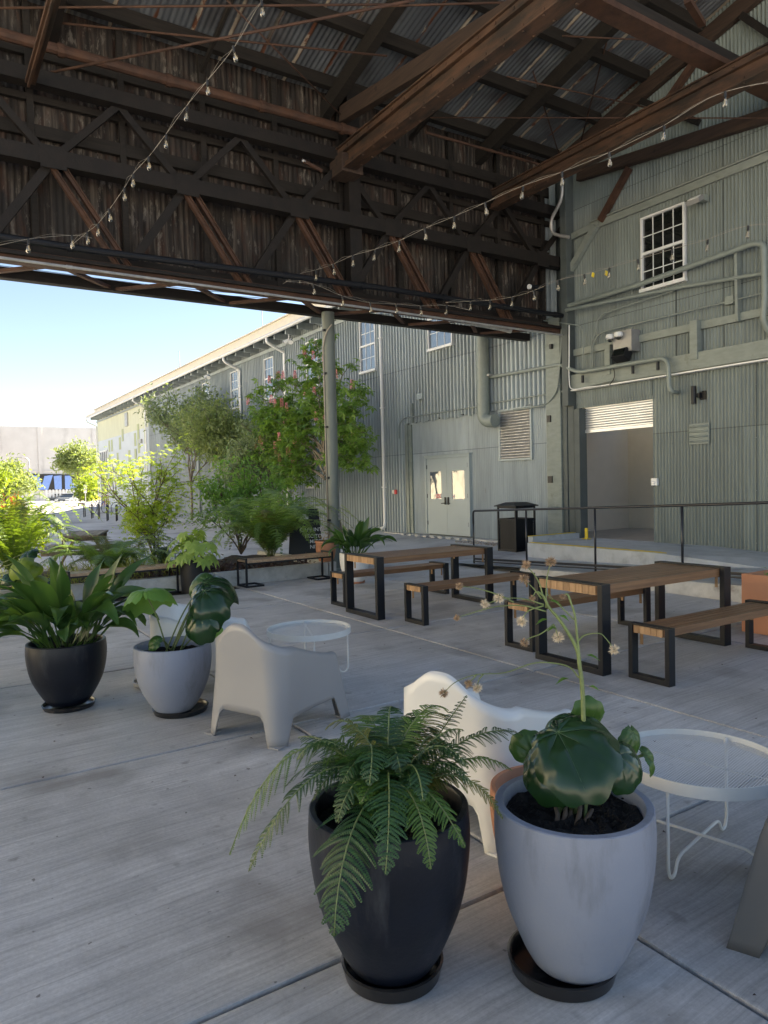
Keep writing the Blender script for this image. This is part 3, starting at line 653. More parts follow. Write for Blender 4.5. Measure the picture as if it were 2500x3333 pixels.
# roll-up door with the room behind it
mb = MB(); n = 15
for k in range(n):
    z0 = 2.66+k*.05; mb.add([(WX+.10, 8.87, z0), (WX+.10, 10.63, z0), (WX+.07, 10.63, z0+.012), (WX+.07, 8.87, z0+.012), (WX+.07, 8.87, z0+.034), (WX+.07, 10.63, z0+.034), (WX+.10, 8.87, z0+.05), (WX+.10, 10.63, z0+.05)], [(0,1,2,3), (3,2,5,4), (4,5,7,6)])
rd = build(mb, 'rollup_door', 'silver', WH)
mb = MB(); mb.bx((WX+.05, 8.87, 2.60), (WX+.12, 10.63, 2.665)); build(mb, 'bottom_bar', 'silver', rd, bevel=.006)
mb = MB(); mb.bx((WX+.0, 8.80, .2), (WX+.12, 8.872, 3.14)); build(mb, 'door_jamb', 'sage', WH)
mb = MB()
X1 = 17.5
mb.add([(WX+.125, 12.0, .33), (X1, 12.0, .33), (X1, 12.0, 3.4), (WX+.125, 12.0, 3.4)], [(0,1,2,3)])
mb.add([(X1, 12.0, .33), (X1, 4, .33), (X1, 4, 3.4), (X1, 12.0, 3.4)], [(0,1,2,3)])
mb.add([(WX+.125, 4, .33), (X1, 4, .33), (X1, 4, 3.4), (WX+.125, 4, 3.4)], [(0,1,2,3)])
mb.add([(WX+.125, 4, 3.4), (X1-3.4, 4, 3.4), (X1-3.4, 12.0, 3.4), (WX+.125, 12.0, 3.4)], [(0,1,2,3)])  # ceiling left open at the back so sky light brightens the room
mb.bx((X1+.01, 4, 3.4), (X1+.1, 12, 6.2))  # unseen parapet added to keep direct sun out of the open ceiling
mb.bx((X1-.02, 4, .33), (X1-.005, 12, .43))
mb.bx((WX+3.2, 10.2, .33), (WX+3.4, 12.0, 3.4))
build(mb, 'interior_room', 'room', WH)
mb = MB(); mb.bx((WX+.1, 4, .2), (X1, 12.0, .34)); build(mb, 'interior_floor', 'roomfloor', WH)

# ------------------------------------------------------------------ sunlit cream building across the yard (seen in the door glass)
CB = thing('cream_building', 'sunlit cream panelled building across the yard, mirrored in the double door glass', 'building', (-15, 10, 0))
mb = MB(); mb.bx((-22, 3, -.3), (-15, 54, 9.5)); build(mb, 'wall', 'creamwall', CB)
mb = MB()
for k in range(21): mb.bx((-15.04, 4+k*2.4, 0), (-14.96, 4.1+k*2.4, 9.4))
mb.bx((-15.3, 2.8, 9.5), (-14.8, 54.2, 9.8)); build(mb, 'panel_joint', 'darktrim', CB)
# ------------------------------------------------------------------ shed roof
SH = thing('shed_roof', 'dark corrugated shed roof on timber purlins and rafters overhead', 'roof', (4, YG, 8.78))
XL, YN = -2.4, 2.2
mb = MB(); pitch = .09; seg = 6; n = int((WX+.5-XL)/pitch*seg); vs = []
for i in range(n+1):
    x = XL+(WX+.5-XL)*i/n; dz = .011*math.cos(2*PI*x/pitch)
    for y in (12.35, 9.3, 6.2, YN): vs.append((x, y, roofz(y)+dz+.004*math.sin(x*2.2+y)))
mb.add(vs, [(i*4+k, (i+1)*4+k, (i+1)*4+k+1, i*4+k+1) for i in range(n) for k in range(3)])
build(mb, 'roof_sheet', 'roofc', SH, smooth=True)
for y in (11.2, 10.06, 8.9, 7.74, 6.58, 5.4, 4.2, 3.0, 2.35):
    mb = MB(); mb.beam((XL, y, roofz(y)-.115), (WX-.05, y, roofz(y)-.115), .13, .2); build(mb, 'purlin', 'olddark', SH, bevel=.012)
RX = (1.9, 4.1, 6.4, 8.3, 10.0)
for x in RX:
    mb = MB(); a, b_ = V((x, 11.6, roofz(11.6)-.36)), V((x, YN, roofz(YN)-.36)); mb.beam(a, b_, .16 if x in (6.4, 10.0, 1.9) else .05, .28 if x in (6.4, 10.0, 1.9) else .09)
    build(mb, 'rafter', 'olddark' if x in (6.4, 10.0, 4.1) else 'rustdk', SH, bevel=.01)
# ------------------------------------------------------------------ tie beams (steel channels with rivets)
def tie(x, zb, h, y0=YG-.05, y1=2.1, label='', w_=.26):
    o = thing('tie_beam', label, 'beam', (x, y0, zb), group='rust brown steel tie beams under the roof')
    m_ = MB(); m_.bx((x-.02, y1, zb+.02), (x+.02, y0, zb+h-.02)); m_.bx((x-w_/2, y1, zb), (x+w_/2, y0, zb+.022)); m_.bx((x-w_/2, y1, zb+h-.022), (x+w_/2, y0, zb+h))
    for s_ in (-1, 1): m_.bx((x+s_*.055-.035, y1, zb+.022), (x+s_*.055+.035, y0, zb+.11)); m_.bx((x+s_*.055-.035, y1, zb+h-.11), (x+s_*.055+.035, y0, zb+h-.022))
    build(m_, 'channel', 'beam', o, bevel=.005)
    m_ = MB(); y = y0-.2; k = 0
    while y > y1:
        for s_ in (-1, 1):
            for z in (zb+.065, zb+h-.065): m_.box((x+s_*.095, y+(.15 if z > zb+.2 else 0), z), (.022, .034, .034))
            m_.box((x+s_*.09, y, zb-.006), (.034, .034, .02))
        y -= .34; k += 1
    build(m_, 'rivet', 'beam', o, bevel=.008); return o
tie(6.45, 7.05, .42, label='thick rust brown riveted tie beam above the pole, nearer the middle of the roof')
tie(10.0, 7.10, .36, label='rust brown riveted tie beam ending near the warehouse corner, right of the thick one')
o = thing('tie_strut', 'narrow bare rusted strut crossing the top left corner of the roof', 'beam', (1.75, YG, 7.3))
mb = MB(); mb.beam(YP(98, 268, YG-.1), YP(180, -20, 9.0), .13, .05); mb.beam(YP(92, 268, YG-.1), YP(174, -20, 9.0), .03, .14); build(mb, 'angle_bar', 'beam', o)
o = thing('roof_strut', 'dark timber strut rising from the girder left of the thick tie beam', 'beam', (6.0, 11, 7.9))
a = YP(1115, 375, YG-.1); b_ = XP(1730, 0, a.x+.15); mb = MB(); mb.beam(a, b_+(b_-a)*.3, .14, .27); build(mb, 'timber', 'oldbrown', o, bevel=.012)
o = thing('ridge_beam', 'heavy dark beam crossing the top right corner parallel to the girder', 'beam', (9, 7, 8))
a = YP(1975, -10, 6.3); b_ = YP(2510, 320, 6.3); zc = (a.z+b_.z)/2
mb = MB(); mb.beam((a.x-1, 6.3, zc+.10), (WX, 6.3, zc+.10), .16, .19, up=(0, 0, 1)); build(mb, 'dark_timber', 'olddark', o, bevel=.02)
mb = MB(); mb.bx((a.x-1, 6.14, zc-.10), (WX, 6.42, zc-.08)); mb.bx((a.x-1, 6.16, zc-.08), (WX, 6.18, zc+.0)); build(mb, 'steel_flange', 'rust', o)
o = thing('roof_strut', 'thin rusty strut rising to the roof at the top right corner', 'beam', (11, 6, 8))
mb = MB(); mb.beam(YP(*cx2(1310, 0), 6.0), YP(*cx2(1375, 105), 6.2), .09, .07); build(mb, 'angle_bar', 'rust', o)

# ------------------------------------------------------------------ lattice girder
GD = thing('lattice_girder', 'long dark rusted lattice girder across the open side of the shed', 'girder', (4, YG, 4.9))
XA, XB = -2.6, WX-.1
zb, zm, zt = 4.87, 6.30, 7.38
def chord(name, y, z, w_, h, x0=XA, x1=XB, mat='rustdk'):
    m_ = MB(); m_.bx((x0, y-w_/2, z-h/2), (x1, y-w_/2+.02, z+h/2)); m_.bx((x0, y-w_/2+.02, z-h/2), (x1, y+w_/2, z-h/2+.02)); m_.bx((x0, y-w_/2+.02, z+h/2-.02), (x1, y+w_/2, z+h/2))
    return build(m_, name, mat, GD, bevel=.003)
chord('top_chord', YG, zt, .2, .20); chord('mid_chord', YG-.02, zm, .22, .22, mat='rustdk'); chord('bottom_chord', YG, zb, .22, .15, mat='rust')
chord('outer_chord', YG+1.0, zb+.03, .16, .16, mat='rustdk')
chord('lower_flange', YG-.16, zb+.02, .06, .05, mat='rustdk')
def angle(p, q, w_=.085, mat='rust'):
    m_ = MB(); p, q = V(p), V(q); m_.beam(p, q, .012, w_, up=(0, 1, 0)); off = V((0, w_/2, 0)); d = (q-p).normalized().cross(V((0, 1, 0)))*(w_/2)
    m_.beam(p+d*.9+V((0, -w_*.35, 0)), q+d*.9+V((0, -w_*.35, 0)), w_*.9, .012, up=(0, 1, 0))
    return m_
def diag(p, q, mat='rust', gap=.17, w_=.085, name='diagonal'):
    m_ = MB()
    p, q = V(p), V(q)
    for s_ in (-1, 1):
        off = V((s_*gap/2, 0, 0)); m_.beam(p+off, q+off, .05, .08, up=(0, 1, 0)); m_.beam(p+off+V((.03, -.03, 0)), q+off+V((.03, -.03, 0)), .012, .09, up=(0, 1, 0))
    return build(m_, name, mat, GD)
x = 1.765-1.905*2
while x < WX:
    if x+.95 < WX+.2: diag((x+.05, YG-.02, zm-.08), (min(x+.93, WX-.2), YG-.05, zb+.02), mat='rust')
    m_ = MB(); m_.beam((x-.05, YG+.02, zm-.08), (x-.95, YG+.02, zb+.02), .12, .09, up=(0, 1, 0)); build(m_, 'diagonal', 'rustdk', GD)
    m_ = MB(); m_.beam((x+.03, YG+.05, zm+.05), (x+.93, YG+.05, zt-.08), .10, .08, up=(0, 1, 0)); build(m_, 'diagonal', 'rustdk', GD)
    m_ = MB(); m_.beam((x-.03, YG+.06, zm+.05), (x-.93, YG+.06, zt-.08), .10, .08, up=(0, 1, 0)); build(m_, 'diagonal', 'rustdk', GD)
    # horizontal lacing to the outer chord
    if x+.95 < WX:
        m_ = MB(); m_.beam((x, YG+.05, zb), (x+.95, YG+.98, zb), .07, .05); m_.beam((x+1.9, YG+.05, zb-.02), (x+1.0, YG+.98, zb-.02), .07, .05); build(m_, 'lacing', 'rust', GD)
    m_ = MB(); m_.bx((x-.17, YG-.135, zm-.16), (x+.17, YG-.122, zm+.15)); build(m_, 'gusset', 'rustdk', GD)
    x += 1.905
m_ = MB(); m_.bx((6.62, YG-.02, 4.9), (6.86, YG+.16, 8.6)); build(m_, 'post', 'rustdk', GD)
m_ = MB(); m_.bx((6.3, YG-.35, 7.0), (6.72, YG+.1, 7.32)); build(m_, 'bearing_block', 'oldbrown', GD, bevel=.02)
# service pipes along the girder
def pipething(name, label, pts, r, mat, cat='pipe', seg=10, couplings=True):
    m_ = MB(); m_.tube(pts, r, seg)
    if couplings:
        for i in range(len(pts)-1):
            p, q = V(pts[i]), V(pts[i+1]); L = (q-p).length
            k = 1
            while k*1.5 < L: c = p+(q-p)*(k*1.5/L); d = (q-p).normalized()*.04; m_.tube([c-d, c+d], r*1.25, seg); k += 1
    o = build(m_, name, mat, None, smooth=True, auto=.6); return tag(o, label, cat)
pipething('service_pipe', 'round rusty pipe running above the top chord of the lattice girder', [(XA, YG-.22, 7.72), (7.3, YG-.22, 7.78)], .075, 'rust')
pipething('service_pipe', 'black insulated pipe running along the bottom of the lattice girder', [(XA, YG-.28, 5.06), (2.2, YG-.28, 5.03), (7, YG-.28, 5.12), (WX-.3, YG-.25, 5.12)], .05, 'black')
pipething('conduit', 'pale grey conduit running under the bottom chord of the girder', [(XA, YG+.25, 4.99), (3, YG+.2, 4.86), (7.5, YG+.2, 4.93), (10.5, YG+.1, 4.76)], .042, 'galv')
pipething('conduit', 'thin grey conduit below the black pipe on the girder', [(XA, YG-.2, 4.80), (6, YG-.2, 4.76), (WX-.2, YG-.2, 4.72)], .02, 'galv')
# corrugated cladding behind the girder
mb = MB()
n = int((WX-XA)/.09*6); vs = []
for i in range(n+1):
    x = XA+(WX+.2-XA)*i/n; a = .011*math.cos(2*PI*x/.09)+.006*math.sin(x*5)
    lo = 4.99+.03*math.sin(x*9)+.015*math.sin(x*23)
    for z in (lo, 6.2, 7.4, 8.72): vs.append((x, YG+.42+a, z))
fs = []
for i in range(n):
    x = XA+(WX-XA)*i/n
    for k in range(3): fs.append((i*4+k, (i+1)*4+k, (i+1)*4+k+1, i*4+k+1))
mb.add(vs, fs)
CLD = thing('girder_cladding', 'rust streaked corrugated sheeting hung behind the lattice girder', 'cladding', (4, YG+.4, 5)); build(mb, 'corrugated_sheet', 'clad', CLD, smooth=True)
mb = MB()
mb.bx((XA, YG+.30, 6.72), (WX, YG+.38, 6.90)); mb.bx((XA, YG+.30, 5.04), (WX, YG+.38, 5.16)); mb.bx((XA, YG+.30, 7.85), (WX, YG+.38, 8.05)); mb.bx((XA, YG+.30, 7.22), (WX, YG+.38, 7.32))
for x in np.arange(XA+.3, WX, 1.27): mb.bx((x, YG+.29, 5.0), (x+.09, YG+.375, 8.6))
build(mb, 'rail_frame', 'olddark', CLD, bevel=.01)
# tie rods
def rod(label, pts, r=.016, mat='rust'):
    m_ = MB(); m_.tube(pts, r, 6); o = build(m_, 'tie_rod', mat, None, smooth=True); return tag(o, label, 'rod', 'thin rusty tie rods under the roof')
rod('rusty rod slanting up from the left edge across the string lights', [pl(-20, 272, 2, 7.55), pl(1350, 0, 2, 7.55)], .02)
rod('dark rod running almost level along the top left edge', [pl(-10, 26, 2, 8.1), pl(1300, 14, 2, 8.1)])
rod('dark rod falling gently to the right above the string lights', [pl(150, 70, 2, 8.3), pl(1260, 182, 2, 8.1)])
rod('dark diagonal rod falling right towards the end of the timber strut', [pl(738, 0, 2, 8.2), pl(1108, 372, 2, 7.9)], .013)
rod('rod above the thick tie beam, top centre', [pl(1250, 20, 2, 8.2), pl(1640, 8, 2, 8.2)])
rod('long light rusty rod hanging from the top of the photo beside the thick tie beam', [YP(*cx2(1010, -10), 8.0), YP(*cx2(845, 635), 10.6)], .014, 'rust')
rod('crossed dark rod between the two riveted tie beams', [YP(*cx2(625, 250), 9.6), YP(*cx2(760, 680), 10.9)], .013)
rod('level dark rod ending at the wall rafter, upper of two', [pl(*cx2(530, 330), 2, 8.3), pl(*cx2(1150, 468), 2, 8.2)], .013)
rod('level dark rod ending at the wall rafter, lower of two', [pl(*cx2(200, 508), 2, 7.9), pl(*cx2(1660, 510), 2, 7.3)], .011)
rod('dark rod level under the ridge beam at the top right', [pl(*cx2(770, 155), 2, 8.3), pl(*cx2(1290, 180), 2, 8.2)], .014)
pipething('conduit', 'dull rusty conduit under the roof right of the thick tie beam', [pl(*cx2(180, 572), 2, 7.95), pl(*cx2(690, 715), 2, 7.95)], .025, 'rust')

# ------------------------------------------------------------------ steel pole under the girder
pb = GP(1090, 1856)
PO = thing('steel_pole', 'tall round grey green steel pole carrying the girder at the patio edge', 'pole', (pb.x, pb.y, 0))
mb = MB(); mb.tube([(pb.x, pb.y, -.05), (pb.x, pb.y, 4.86)], .12, 28); build(mb, 'shaft', 'polep', PO, smooth=True, auto=.6)
mb = MB(); mb.tube(catm([(pb.x-.03, pb.y-.20, 4.6), (pb.x-.10, pb.y-.10, 4.45), (pb.x-.13, pb.y-.02, 4.2)], 4)+[V((pb.x-.13, pb.y-.02, .1))], .014, 6); build(mb, 'conduit', 'wirelt', PO, smooth=True)
for z in (.95, 1.75, 2.7, 3.7, 4.5):
    mb = MB(); mb.tube([(pb.x, pb.y, z), (pb.x, pb.y, z+.02)], .115, 24); mb.box((pb.x-.12, pb.y-.05, z+.01), (.05, .05, .04)); build(mb, 'strap', 'black2', PO)
mb = MB(); mb.box((pb.x+.13, pb.y-.02, 1.33), (.04, .06, .27)); build(mb, 'strut_channel', 'galv', PO)
mb = MB(); c0 = V((pb.x, pb.y, .95)); n_ = V((-.25, -1, 0)).normalized(); n_ = V((.0, -1, 0))
mb.box((pb.x+.055, pb.y-.107, 1.02), (.072, .012, .13)); sp = build(mb, 'number_plate', 'lampw', PO)
textmb('1', .07, 'textk', 'lettering', PO, (pb.x+.038, pb.y-.114, 1.01), (1, 0, 0), (0, 0, 1), .0015)
mb = MB(); mb.tube([(pb.x, pb.y, -.02), (pb.x, pb.y, .05)], .17, 20); build(mb, 'base_plate', 'pipe', PO)
# ================================================================== WALL FIXTURES
def wp(a, b, off=.1): return XP(*cx4(a, b), WX-off)
def wp2(a, b, off=.1): return XP(*cx2(a, b), WX-off)
def pipew(label, pts, r, mat='pipe', name='wall_pipe', cat='pipe', n=4, coup=True):
    m_ = MB(); m_.tube(pts, r, 10)
    o = build(m_, name, mat, None, smooth=True, auto=.7); return tag(o, label, cat)
def rnded(pts, r=.12, n=4):
    pts = [V(p) for p in pts]; o = [pts[0]]
    for i in range(1, len(pts)-1):
        a, b, c = pts[i-1], pts[i], pts[i+1]; u = (a-b); v = (c-b); k = min(r, u.length*.45, v.length*.45)
        p, q = b+u.normalized()*k, b+v.normalized()*k
        for t in range(n+1): s = t/n; o.append(p*(1-s)**2+b*2*s*(1-s)+q*s*s)
    return o+[pts[-1]]
pipew('long sage pipe crossing both walls and dipping down right of the roll-up door', rnded([wp(450, 437, .16), wp(760, 380, .16), wp(840, 414, .3), wp(1205, 352, .3), wp(1228, 372, .3), wp(1232, 478, .3), wp(1245, 498, .28), wp(1268, 500, .05)]), .042)
for a, b in ((858, 440), (1075, 400), (1183, 383)):
    c = wp(a, b, .26); m_ = MB(); m_.tube([c+V((0, 0, .06)), c-V((0, 0, .09))], .03, 12); tag(build(m_, 'pipe_stub', 'black', None, smooth=True, auto=.6), {858: 'short black stub under the sage pipe, nearest the corner post', 1075: 'short black stub under the sage pipe, middle of the three', 1183: 'short black stub under the sage pipe, nearest the down bend'}[a], 'pipe stub', 'black stubs under the long sage pipe')
pipew('thin sage conduit across the outer wall above the double door', rnded([wp(65, 700, .12), wp(64, 640, .12), wp(85, 612, .12), wp(400, 562, .12), wp(450, 550, .12), wp(820, 488, .14), wp(1000, 445, .22)]), .018, name='conduit', cat='conduit')
pipew('lower thin sage conduit curving up the corner post', rnded([wp(560, 576, .12), wp(700, 556, .15), wp(748, 500, .2), wp(765, 330, .2), wp(768, 210, .2)], .25), .022, name='conduit', cat='conduit')
pipew('thin sage conduit dropping beside the corner inside the shed', rnded([wp(690, 190, .3), wp(850, 212, .24), wp(862, 260, .24), wp(858, 400, .24)], .15), .012, name='conduit', cat='conduit')
pipew('upper thin conduit bending down left of the camera box', rnded([wp(1250, 62, .12), wp(960, 155, .12), wp(918, 185, .12), wp(915, 240, .12), wp(893, 300, .12), wp(895, 400, .12)], .15), .014, name='conduit', cat='conduit')
pipew('lower thin conduit bending down left of the camera box', rnded([wp(1659, 65, .12), wp(1500, 105, .12), wp(970, 232, .12), wp(925, 250, .12), wp(900, 300, .12), wp(903, 390, .12)], .15), .014, name='conduit', cat='conduit')
pipew('white cable sagging from the corner post to the light strip', catm([wp(800, 210, .26), wp(800, 330, .26), wp(800, 440, .26), wp(812, 486, .24), wp(880, 478, .22), wp(960, 470, .22)], 5), .012, mat='white', name='cable', cat='cable')
pipew('thin black cable hanging from the camera box', catm([wp(990, 290, .16), wp(988, 370, .18), wp(996, 430, .24), wp(975, 468, .22)], 5), .009, mat='black', name='cable', cat='cable')
pipew('large upper sage pipe climbing right under the wall window and turning down', rnded([wp2(785, 1325, .2), wp2(1100, 1230, .2), wp2(1600, 1050, .2), wp2(1640, 1055, .2), wp2(1645, 1290, .2), (WX-.2, wp(1650, 240).y, 4.15), wp(1670, 250, .05)], .15), .05)
pipew('second sage pipe running right just below the large upper pipe', rnded([wp2(785, 1340, .3), wp2(1280, 1240, .14), wp2(1640, 1180, .14), wp2(1900, 1130, .14)], .2), .036)
pipew('bent old pipe hanging in the dark corner above the girder end', rnded([wp2(770, 770, .55), wp2(770, 860, .5), wp2(720, 950, .45), wp2(725, 1010, .4), wp2(800, 1025, .3)], .2), .035, mat='galv')
pipew('thin sage conduit beside the tall spiral duct', [wp(448, 180, .14), wp(450, 590, .14)], .022, name='conduit', cat='conduit')
m_ = MB(); m_.beam(wp2(1525, 1090, .1), wp2(1530, 1250, .1)-V((0, 0, .55)), .05, .11, up=(1, 0, 0)); tag(build(m_, 'pipe_support', 'trim', None, bevel=.005), 'upright timber holding the upper sage pipes right of the window', 'post')
m_ = MB(); c = wp2(1497, 1297, .08); m_.box(c, (.1, .16, .14)); tag(build(m_, 'junction_box', 'pipe', None, bevel=.008), 'small sage junction box under the upper pipes at the right edge', 'junction box')
# spiral duct
D = thing('spiral_duct', 'tall sage spiral duct bending into the wall above the louvre', 'duct', (WX-.28, 13.65, 3.1))
m_ = MB(); dx = WX-.30; dy = XP(*cx4(424, 300), dx).y; pts = [V((dx, dy, 8.2)), V((dx, dy, 3.28))]; zl = wp(440, 640, .3).z+.14
for k in range(7):
    a = k/6*PI/2; pts.append(V((dx, dy-.24*(1-math.cos(a)), 3.28-.20*math.sin(a))))
pts.append(V((dx, dy-.42, 3.08)))
m_.tube(pts, .155, 26)
build(m_, 'duct', 'pipe', D, smooth=True, auto=.8)
m_ = MB()
for k in range(16):
    z = 3.5+k*.29; cs = [V((dx+.158*math.cos(t), dy+.158*math.sin(t), z+.09*math.sin(t))) for t in np.linspace(0, 2*PI, 25)]; m_.tube(cs, .006, 4)
build(m_, 'seam', 'pipe', D)
m_ = MB()
for z in (4.2, 5.5): m_.box((dx+.1, dy-.17, z), (.22, .1, .05))
build(m_, 'bracket', 'galv', D)
# camera box with two dome cameras and a flood light under it
c = wp(1029, 280, .3)
K = thing('camera_box', 'pale metal box with two white dome cameras above the roll-up door', 'camera box', c)
m_ = MB(); m_.box((c.x+.13, c.y, c.z), (.27, .44, .42)); build(m_, 'box', 'lampw', K, bevel=.01)
for dyy, dz in ((.24, .10), (.04, .11)):
    m_ = MB(); q = V((c.x-.06, c.y+dyy, c.z+dz)); m_.lathe([(0, .07), (.07, .07), (.085, .04), (.085, 0), (.06, -.02)], q, 20); d_ = build(m_, 'camera_housing', 'white', K, smooth=True, auto=.6)
    m_ = MB(); m_.lathe([(.058, -.02), (.052, -.05), (.03, -.075), (0, -.082)], q, 16); build(m_, 'camera_dome', 'windark', d_, smooth=True)
c2 = wp(1027, 340, .3)
K = thing('flood_light', 'black flood light tilted down under the camera box', 'flood light', c2)
m_ = MB(); R = Matrix.Rotation(.5, 3, 'Y'); m_.box(c2, (.20, .32, .20), R=R); build(m_, 'housing', 'black', K, bevel=.015)
m_ = MB(); m_.box(c2+R @ V((-.105, 0, 0)), (.012, .26, .14), R=R); build(m_, 'lens', 'windark', K); m_ = MB(); m_.box(c2+V((.15, 0, .12)), (.3, .05, .04)); build(m_, 'bracket', 'black', K)
c3 = wp2(1343, 865, .25)
K = thing('flood_light', 'grey flood light with pale lens beside the wall window', 'flood light', c3)
m_ = MB(); R = Matrix.Rotation(1.0, 3, 'Y'); m_.box(c3, (.08, .26, .18), R=R); build(m_, 'housing', 'lampw', K, bevel=.012)
m_ = MB(); m_.box(c3+R @ V((-.045, 0, 0)), (.012, .2, .12), R=R); build(m_, 'lens', 'white', K); m_ = MB(); m_.beam(c3, c3+V((.24, 0, .12)), .05, .03); m_.box(c3+V((.12, -.1, .02)), (.12, .1, .1)); build(m_, 'bracket', 'pipe', K)
c4 = wp(1338, 512, .14)
K = thing('wall_sconce', 'black cylinder up and down light on the corrugated wall', 'wall light', c4)
m_ = MB(); m_.lathe([(0, -.16), (.045, -.16), (.045, .16), (0, .16)], c4, 20); build(m_, 'cylinder', 'black', K, smooth=True, auto=.6)
m_ = MB(); m_.box(c4+V((.09, -.06, -.01)), (.12, .05, .08)); m_.box(c4+V((.13, -.10, -.01)), (.03, .12, .16)); build(m_, 'wall_plate', 'black', K, bevel=.006)
c5 = wp(1170, 887, .06)
K = thing('door_button', 'white door control button beside the roll-up opening', 'button', c5)
m_ = MB(); m_.box(c5, (.06, .13, .14)); build(m_, 'box', 'white', K, bevel=.01); m_ = MB(); m_.tube([c5+V((-.03, 0, -.01)), c5+V((-.05, 0, -.01))], .022, 14); build(m_, 'knob', 'white', K, smooth=True, auto=.6)
c6 = XP(1290, 1601, WX-.1)
K = thing('fire_alarm', 'small red fire alarm pull box left of the double door', 'alarm', c6)
m_ = MB(); m_.box(c6, (.08, .10, .13)); build(m_, 'box', 'red', K, bevel=.006); m_ = MB(); m_.box(c6+V((0, .12, 0)), (.07, .10, .11)); build(m_, 'grey_box', 'galv', K, bevel=.006)
c7 = wp(157, 518, .12); m_ = MB(); m_.box(c7, (.08, .26, .16)); tag(build(m_, 'junction_box', 'door', None, bevel=.01), 'pale box high on the ribbed siding above the double door', 'junction box')
c7 = wp(122, 590, .1); m_ = MB(); m_.box(c7, (.06, .07, .55)); tag(build(m_, 'pipe_bracket', 'pipe', None, bevel=.01), 'upright sage strap at the end of the thin conduit', 'bracket')
m_ = MB(); c = wp(875, 1130, .3); c.z = .36; m_.box(c+V((0, 0, .11)), (.03, .07, .24)); m_.box(c+V((0, 0, .008)), (.14, .14, .016)); tag(build(m_, 'door_guard', 'yellow', None, bevel=.006), 'small yellow steel guard at the foot of the roll-up door jamb', 'door guard')
m_ = MB()
for z in (5.0,): pass
c = wp2(660, 1248, .0); 
# far facade small rack bars
for z in (1.52, 2.06):
    m_ = MB(); y = XP(1010, 1590, WX-.05).y; m_.bx((WX-.08, y-.35, z), (WX-.02, y+.35, z+.08)); tag(build(m_, 'wall_bar', 'galv', None), 'short %s horizontal metal bar on the blue grey siding left of the pole' % ('lower' if z < 2 else 'upper'), 'wall bar')
for (px, py, lb) in ((940, 1106, 'nearer'), (676, 1222, 'farther')):
    c = XP(px, py, 11.45); K = thing('eave_lamp', 'white twin spot lamp under the eave, the %s one' % lb, 'lamp', c)
    m_ = MB(); m_.tube([c+V((-.12, .1, -.1)), c+V((0, 0, 0))], [.10, .05], 12); m_.tube([c+V((-.05, -.25, -.14)), c+V((.03, -.12, 0))], [.09, .04], 12); m_.tube([c, c+V((.0, 0, .2))], .02, 6); build(m_, 'lamp_head', 'white', K, smooth=True, auto=.6)

# ------------------------------------------------------------------ string lights
def strand(label, pts, hang=.0, wires=2, size=1.0, extra=None):
    """pts: (px, py, depth) of every bulb"""
    P3 = [DP(x, y, d) for x, y, d in pts]
    o = thing('string_lights', label, 'string lights', P3[0], group='strings of clear bulbs hung under the shed roof')
    top = [p+V((0, 0, .10*size)) for p in P3]
    ends = ([DP(*extra[0])] if extra and extra[0] else []), ([DP(*extra[1])] if extra and extra[1] else [])
    line = ends[0]+top+ends[1]
    m_ = MB(); m_.tube(catm(line, 4), .0026, 5)
    l2 = []
    for i, p in enumerate(line):
        l2.append(p)
        if i < len(line)-1: l2.append((p+line[i+1])/2+V((rnd.uniform(-.02, .02), rnd.uniform(-.02, .02), .035)))
    m_.tube(catm(l2, 3), .0014, 4); build(m_, 'cable', 'wirelt', o, smooth=True)
    for p in P3:
        tilt = Matrix.Rotation(rnd.uniform(-.2, .2), 3, 'Y')
        s_ = size; b_ = MB(); b_.lathe([(.010*s_, .045*s_), (.014*s_, .02*s_), (.026*s_, -.015*s_), (.029*s_, -.04*s_), (.022*s_, -.062*s_), (.008*s_, -.072*s_), (0, -.073*s_)], (0, 0, 0), 12)
        b_.v = [tuple(tilt @ V(v)+p) for v in b_.v]; gl = build(b_, 'bulb', 'bulb', o, smooth=True)
        f_ = MB(); f_.tube([V((0, 0, -.045*s_)), V((0, 0, .02*s_))], .006*s_, 5); f_.v = [tuple(tilt @ V(v)+p) for v in f_.v]; build(f_, 'filament', 'cream', gl)
        k_ = MB(); k_.tube([V((0, 0, .04*s_)), V((0, 0, .10*s_))], .016*s_, 8); k_.v = [tuple(tilt @ V(v)+p) for v in k_.v]; build(k_, 'socket', 'black2', gl, smooth=True, auto=.6)
    return o
def dlerp(lst, d0, d1, f=1.0):
    n = len(lst); o = []
    L = [0]
    for i in range(1, n): L.append(L[-1]+math.hypot(lst[i][0]-lst[i-1][0], lst[i][1]-lst[i-1][1]))
    for i, (x, y) in enumerate(lst):
        t = L[i]/L[-1]; o.append((x, y, 1/((1-t)/d0+t/d1)))
    return o
A1 = [(1133, 45), (1015, 240), (898, 385), (805, 497), (717, 617), (643, 712), (575, 785), (538, 845), (475, 935), (424, 998), (379, 1033)]
strand('string of clear bulbs slanting down from the top centre to the girder at the left', dlerp([(a*S_, b*S_) for a, b in A1], 7.2, 9.6), extra=((900, -30, 6.8), (230, 800, 9.7)), size=.95)
A2 = [(1250+a*S_, b*S_) for a, b in [(1473, 437), (1208, 582), (975, 695), (770, 778), (597, 838), (441, 907), (303, 967), (179, 1017), (65, 1070)]] + [(a*S_, b*S_) for a, b in [(1617, 1107), (1525, 1132), (1442, 1168), (1365, 1193), (1295, 1210)]]
strand('long string of clear bulbs sagging from the right wall down to the pole', dlerp(A2, 7.8, 12.0), extra=((2700, 240, 7.2), (920, 925, 12)), size=1.02)
